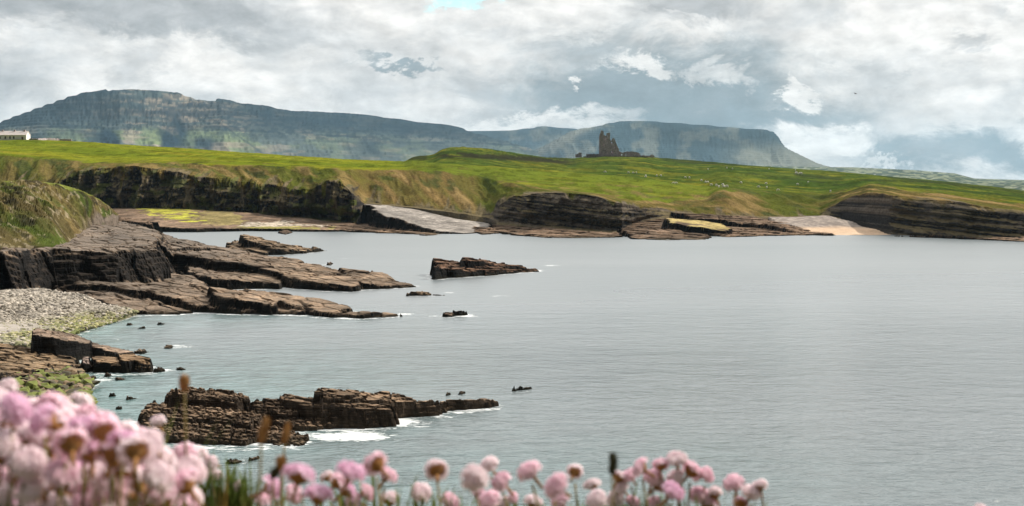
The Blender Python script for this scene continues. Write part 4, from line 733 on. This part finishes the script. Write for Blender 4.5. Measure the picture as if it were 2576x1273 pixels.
# ------------------------------------------------------------------ thrift (sea pinks)
M_pet = mat_p('pink_petal', (.95, .71, .79), .7, 260, .25, .1, .001, .2, .35); M_petd = mat_p('mauve_petal', (.90, .63, .78), .7, 260, .3, .1, .001, .2, .35); M_petl = mat_p('pale_petal', (.97, .84, .87), .7, 120, .1, .1, .001, .2, .35)
M_brac = mat_p('papery_bract', (.40, .20, .07), .8, 90, .3, .2, .001, .2, .2); M_stem = mat_p('flower_stem', (.22, .17, .06), .8, 60, .25, .1, .001, .2, .1); M_leaf = mat_p('thrift_leaf', (.15, .20, .045), .7, 50, .35, .1, .001, .2, .25)
M_seed = mat_p('seed_head', (.34, .18, .06), .9, 200, .35, .4, .002); M_seedd = mat_p('dark_seed_head', (.06, .06, .03), .9, 200, .35, .4, .002)
def petals_mesh(seed):
    r = random.Random(seed); m = MB()
    for k in range(26):                                         # florets over a dome, five petals each
        ph = k*2.39996; c = 1-(k+.5)/26*.98; s_ = math.sqrt(max(0, 1-c*c)); rr = .0096+r.uniform(-.0022, .0018)
        n = Vector((math.cos(ph)*s_, math.sin(ph)*s_, c)); p = n*rr; p.z *= .74
        u = n.orthogonal().normalized(); v = n.cross(u); q0 = r.uniform(0, 1.2); ps = .0046*r.uniform(.85, 1.2)
        for j in range(5):
            a = q0+j*1.2566; d = u*math.cos(a)+v*math.sin(a); e = n.cross(d)
            P_ = [p, p+d*ps*.5+e*ps*.32+n*.0008, p+d*ps*.95+e*ps*.30+n*.0016, p+d*ps*1.05+n*.0014, p+d*ps*.95-e*ps*.30+n*.0016, p+d*ps*.5-e*ps*.32+n*.0008]
            m.add(P_, [(0, 1, 2, 3), (0, 3, 4, 5)])
        m.tube([n*.002, p], .0011, 5, False)
    return m.mesh('flower_head', True)
def bract_mesh(seed):
    m = MB(); m.tube([(0, 0, -.0075), (0, 0, -.0055), (0, 0, -.002), (0, 0, .002), (0, 0, .004)], [.0012, .0035, .0058, .0064, .004], 12)
    r = random.Random(seed)
    for k in range(11):
        a = k*.571; d = Vector((math.cos(a), math.sin(a), 0)); e = Vector((-d.y, d.x, 0)); m.add([d*.0045-e*.002+Vector((0, 0, -.005)), d*.0045+e*.002+Vector((0, 0, -.005)), d*.0085+e*.0015+Vector((0, 0, .001)), d*.0095+Vector((0, 0, .003)), d*.0085-e*.0015+Vector((0, 0, .001))], [(0, 1, 2, 3, 4)])
    m.tube([(0, 0, -.020), (0, 0, -.006)], [.0014, .0019], 7)
    return m.mesh('bract', True)
HEADS = [petals_mesh(k) for k in range(5)]; BR = [bract_mesh(k) for k in range(2)]; HM = {}
for k, h in enumerate(HEADS):
    for j, mt in enumerate((M_pet, M_petl, M_petd)): q = h.copy(); q.materials.append(mt); HM[k, j] = q
for h in BR: h.materials.append(M_brac)
STEM = MB().tube([(0, 0, -.012), (.002, .001, -.05), (.0, .003, -.10), (-.002, 0, -.19)], [.0011, .0011, .0012, .0013], 6).mesh('stem', True); STEM.materials.append(M_stem)
def tuft_mesh(cx, cy, rad, n, h, seed):
    r = random.Random(seed); m = MB()
    for k in range(n):
        a = r.uniform(0, 6.28); q = rad*math.sqrt(r.random()); x, y = cx+q*math.cos(a), cy+q*math.sin(a)*.6; L = h*r.uniform(.5, 1.05); la = r.uniform(0, 6.28); ln = r.uniform(.05, .45)*L; wd = r.uniform(.0009, .0019)
        P_ = [Vector((x+math.cos(la)*ln*t_*t_, y+math.sin(la)*ln*t_*t_, L*t_)) for t_ in (0, .35, .7, 1)]; e = Vector((-math.sin(la), math.cos(la), 0))
        m.add([P_[0]-e*wd, P_[0]+e*wd, P_[1]+e*wd, P_[1]-e*wd, P_[2]+e*wd*.8, P_[2]-e*wd*.8, P_[3]], [(0, 1, 2, 3), (3, 2, 4, 5), (5, 4, 6)])
    return m
def plant(label, heads, tufts=(0.02, 60, .06), seed=0, dark=False):
    """heads: (x, y, size in photo units[, petal tone])"""
    r = random.Random(seed); W = []
    for hd in heads:
        x, y, sz = hd[:3]; tone = hd[3] if len(hd) > 3 else r.choice((0, 0, 1, 1)); d = .0290*F/sz*r.uniform(.97, 1.03); d = min(max(d, .45), 1.2); W.append((*[float(v) for v in at_d(x, y, d)], tone, sz*d/F/.0286))
    gx_ = sum(q[0] for q in W)/len(W); gy_ = sum(q[1] for q in W)/len(W); g = float(gz(gx_, gy_)); root = tag(empty('thrift_plant', (gx_, gy_, g)), label, 'flower plant', 'pink thrift along the clifftop')
    for (x, y, z, tone, s_) in W:
        hm = HM[r.randrange(5), tone]; o = bpy.data.objects.new('flower_head', hm); COL.objects.link(o); o.parent = root; o.location = (x-gx_, y-gy_, z-g); o.rotation_euler = (r.uniform(-1.2, -.2), r.uniform(-.5, .5), r.uniform(0, 6.28)); o.scale = (s_, s_, s_*r.uniform(.85, 1.1))
        b_ = bpy.data.objects.new('bract', r.choice(BR)); COL.objects.link(b_); b_.parent = o
        st = bpy.data.objects.new('stem', STEM); COL.objects.link(st); st.parent = root; st.location = o.location; st.rotation_euler = (o.rotation_euler[0]*.4, o.rotation_euler[1]*.4, 0); st.scale = (1, 1, 1)
    if tufts:
        sx = max(abs(q[0]-gx_) for q in W)+.01; m = MB()
        for (x, y, z, tone, s_) in W:
            k = tuft_mesh(x-gx_, y-gy_, tufts[0], max(6, int(tufts[1]/len(W))), tufts[2], r.randrange(9999)); m.add(k.v, k.f)
        m.build('leaves', M_leaf, root)
    return root
plant('flowering thrift at the right end of the flower row, three pink heads in a cluster', [(1845, 1216, 66, 0), (1887, 1242, 60, 1), (1912, 1223, 46, 1), (1862, 1268, 50, 0)], seed=1)
plant('tallest pink thrift clump, its heads rising above the rest of the row', [(1702, 1157, 66, 1), (1738, 1186, 68, 0), (1612, 1178, 66, 0), (1662, 1172, 52, 0), (1556, 1203, 52, 1), (1585, 1196, 50, 0), (1640, 1203, 62, 0), (1690, 1240, 72, 2), (1775, 1195, 52, 0), (1757, 1246, 60, 0), (1797, 1243, 56, 1), (1700, 1205, 60, 1), (1655, 1222, 52, 0), (1780, 1268, 60, 0)], seed=2, tufts=(.02, 80, .07))
plant('three thrift heads low at the bottom edge under the dark bud', [(1500, 1260, 70, 1), (1548, 1256, 58, 1), (1590, 1265, 50, 0), (1643, 1264, 50, 0), (1563, 1228, 50, 1)], seed=3)
plant('small round pink thrift flower just left of the dark bud', [(1490, 1221, 58, 1)], seed=4)
plant('pair of thrift heads, a large low pink one and a smaller taller one beside it', [(1445, 1188, 52, 1), (1400, 1224, 86, 0), (1410, 1262, 60, 0)], seed=5)
plant('single large thrift head with an orange bract standing clear in mid row', [(1333, 1187, 78, 0), (1340, 1266, 60, 1)], seed=6)
plant('cluster of thrift with a large pale head showing an orange bract', [(1193, 1204, 88, 1), (1232, 1169, 58, 1), (1262, 1214, 68, 0), (1204, 1242, 40, 0), (1230, 1262, 75, 0), (1288, 1252, 42, 0), (1270, 1268, 50, 1)], seed=7)
plant('two stacked thrift heads against the water left of mid row', [(1098, 1184, 76, 1), (1057, 1240, 66, 1), (1130, 1264, 62, 0)], seed=8)
plant('mauve-pink thrift clump with wide crowded heads at the left of the row', [(946, 1168, 82, 0), (972, 1197, 70, 0), (882, 1192, 92, 2), (872, 1235, 70, 2), (920, 1240, 56, 0), (752, 1198, 100, 2), (822, 1200, 46, 1), (680, 1226, 78, 2), (800, 1248, 95, 2), (980, 1258, 62, 1), (735, 1245, 70, 0), (890, 1262, 60, 2), (660, 1258, 60, 0), (850, 1215, 70, 0)], seed=9, tufts=(.02, 110, .08))
plant('tiny lone thrift flower in the leaves between the left mass and the row', [(598, 1223, 36, 1)], seed=10)
plant('lone thrift flower on a tall stem standing above the left mass before the reef', [(397, 1062, 46, 1)], seed=11, tufts=None)
plant('two small pale thrift heads at the right edge of the left mass', [(530, 1166, 56, 1), (545, 1196, 36, 1)], seed=12)
plant('sliver of a thrift head alone at the bottom right corner', [(2466, 1281, 40, 1)], seed=13, tufts=None)
def mass(label, n, boxx, seed, extra=()):
    r = random.Random(seed); hs = list(extra); tries = 0
    while len(hs) < n and tries < 12000:
        tries += 1; x = r.uniform(*boxx); top = float(np.interp(x, [-40, 0, 40, 60, 130, 180, 210, 240, 270, 300, 340, 370, 400, 440, 480, 520], [1010, 1005, 1020, 1022, 1010, 1030, 1018, 1040, 1085, 1098, 1104, 1115, 1150, 1180, 1160, 1300])); y = top+(1330-top)*r.random()**.9
        if y > 1320: continue
        if ((x-232)/36)**2+((y-1110)/24)**2 < 1 or ((x-270)/60)**2+((y-1172)/24)**2 < 1 or ((x-150)/26)**2+((y-1250)/40)**2 < 1: continue
        if any((x-q[0])**2+((y-q[1])*1.25)**2 < 35**2 for q in hs): continue
        hs.append((x, y, r.uniform(84, 108), r.choice((0, 0, 1, 1, 1, 2))))
    return plant(label, hs, (.035, 12*len(hs), .10), seed)
mass('dense pink thrift filling the bottom left corner', 66, (-50, 120), 21, [(20, 977, 62, 1), (70, 1035, 90, 1), (130, 1022, 90, 0)])
mass('thrift at the peak of the left mass, one head showing its brown bract', 58, (120, 262), 22, [(205, 1012, 70, 1), (212, 1048, 86, 0), (178, 1045, 80, 1)])
mass('thrift on the right shoulder of the left mass, below the lone tall flower', 58, (262, 400), 23, [(315, 1090, 86, 1), (345, 1105, 80, 0)])
mass('thrift ending the left mass on its right, one head showing a round brown bract', 34, (400, 480), 24, [(462, 1146, 80, 0), (495, 1142, 60, 1), (425, 1180, 80, 1)])
# leaves and dry heads between the two masses
def tuftobj(label, x, y, d, rad, n, h, seed, mat):
    X0, Y0, Z0 = [float(v) for v in at_d(x, y, d)]; g = float(gz(X0, Y0)); L = Z0-g
    o = tuft_mesh(0, 0, rad, n, max(L, .05), seed).build('grass_tuft', mat); o.location = (X0, Y0, g); tag(o, label, 'grass', 'clifftop grass tufts'); return o
M_grs = mat_p('clifftop_grass', (.40, .42, .12), .8, 40, .35, .1, .001, .2, .5); M_grd = mat_p('dry_grass', (.45, .27, .08), .85, 40, .35, .1, .001, .2, .25)
tuftobj('green grass tuft in the gap right of the left flower mass', 530, 1272, .78, .05, 34, .2, 31, M_grs); tuftobj('dry orange-brown grass tuft just right of the left flower mass', 495, 1225, .74, .022, 60, .2, 32, M_grd); tuftobj('yellow-green grass tuft beside the tiny lone flower', 600, 1268, .85, .04, 50, .2, 33, M_grs)
tuftobj('dark green blades deep behind the left flower mass', 240, 1185, .72, .10, 140, .2, 34, M_leaf); tuftobj('green grass blades low under the mauve clump', 720, 1268, .82, .06, 90, .2, 35, M_grs); tuftobj('thin grass blades rising left of the near reef', 340, 1050, .95, .05, 16, .2, 36, M_grs)
def seedhead(label, x, y, ln, wd, d, tilt, mat, lower=None):
    X0, Y0, Z0 = [float(v) for v in at_d(x, y, d)]; g = float(gz(X0, Y0)); k = d/F; root = tag(empty('seed_head_stalk', (X0, Y0, g)), label, 'seed head', 'dry seed heads among the thrift'); z = Z0-g; L = ln*k/2; dx = math.sin(R(tilt)); dz = math.cos(R(tilt))
    m = MB(); r = random.Random(int(x)); n = 9
    m.tube([(dx*L*q, 0, z+dz*L*q) for q in np.linspace(-1, 1, n)], [wd*k/2*s_ for s_ in (.3, .8, 1, 1.02, 1, .95, .85, .6, .25)], 10)
    for i in range(60):
        q = r.uniform(-.95, .95); a = r.uniform(0, 6.28); rr = wd*k/2*(1-.5*q*q); c_ = Vector((dx*L*q+math.cos(a)*rr, math.sin(a)*rr, z+dz*L*q)); e = wd*k*.16
        m.add([c_+Vector((-e, 0, -e)), c_+Vector((e, 0, -e)), c_+Vector((math.cos(a)*e, math.sin(a)*e, e*1.6))], [(0, 1, 2)])
    m.build('seed_head', mat, root, True)
    MB().tube([(dx*L*-.9, 0, z-dz*L*.9), (-dx*.03, .004, z*.6), (-dx*.05, 0, 0)], [.0010, .0011, .0013], 6).build('stem', M_stem, root, True)
seedhead('upright tan seed head on a tall stalk standing before the reef top', 464, 962, 42, 22, .95, 2, M_seed); seedhead('slanting orange-brown seed head right of the reef lumps', 664, 1082, 70, 20, .8, 14, M_seed); seedhead('dark brown slanted seed head right of the slanting orange one', 720, 1088, 58, 16, .95, 12, M_seed)
seedhead('short brown bud just above the mauve clump', 707, 1162, 34, 22, .85, 5, M_seed); seedhead('tiny brown bud under the short bud over the mauve clump', 690, 1190, 30, 20, .85, 12, M_seedd); seedhead('narrow dark green bud with an ochre tip rising above the right of the row', 1541, 1166, 56, 20, .9, 0, M_seedd)
# ------------------------------------------------------------------ haze
HZ = MB().box(-14000, 14000, -1500, 15500, -9, 700).mesh('haze'); hm = bpy.data.materials.new('haze'); hm.use_nodes = True; t = NT(hm.node_tree); t.n.clear()
pv = t.new('ShaderNodeVolumePrincipled'); pv.inputs['Color'].default_value = (.50, .76, .97, 1); pv.inputs['Density'].default_value = 2.6e-5; pv.inputs['Anisotropy'].default_value = .1
t.l.new(pv.outputs[0], t.new('ShaderNodeOutputMaterial').inputs['Volume']); tag(link('haze', HZ, hm), kind='stuff')
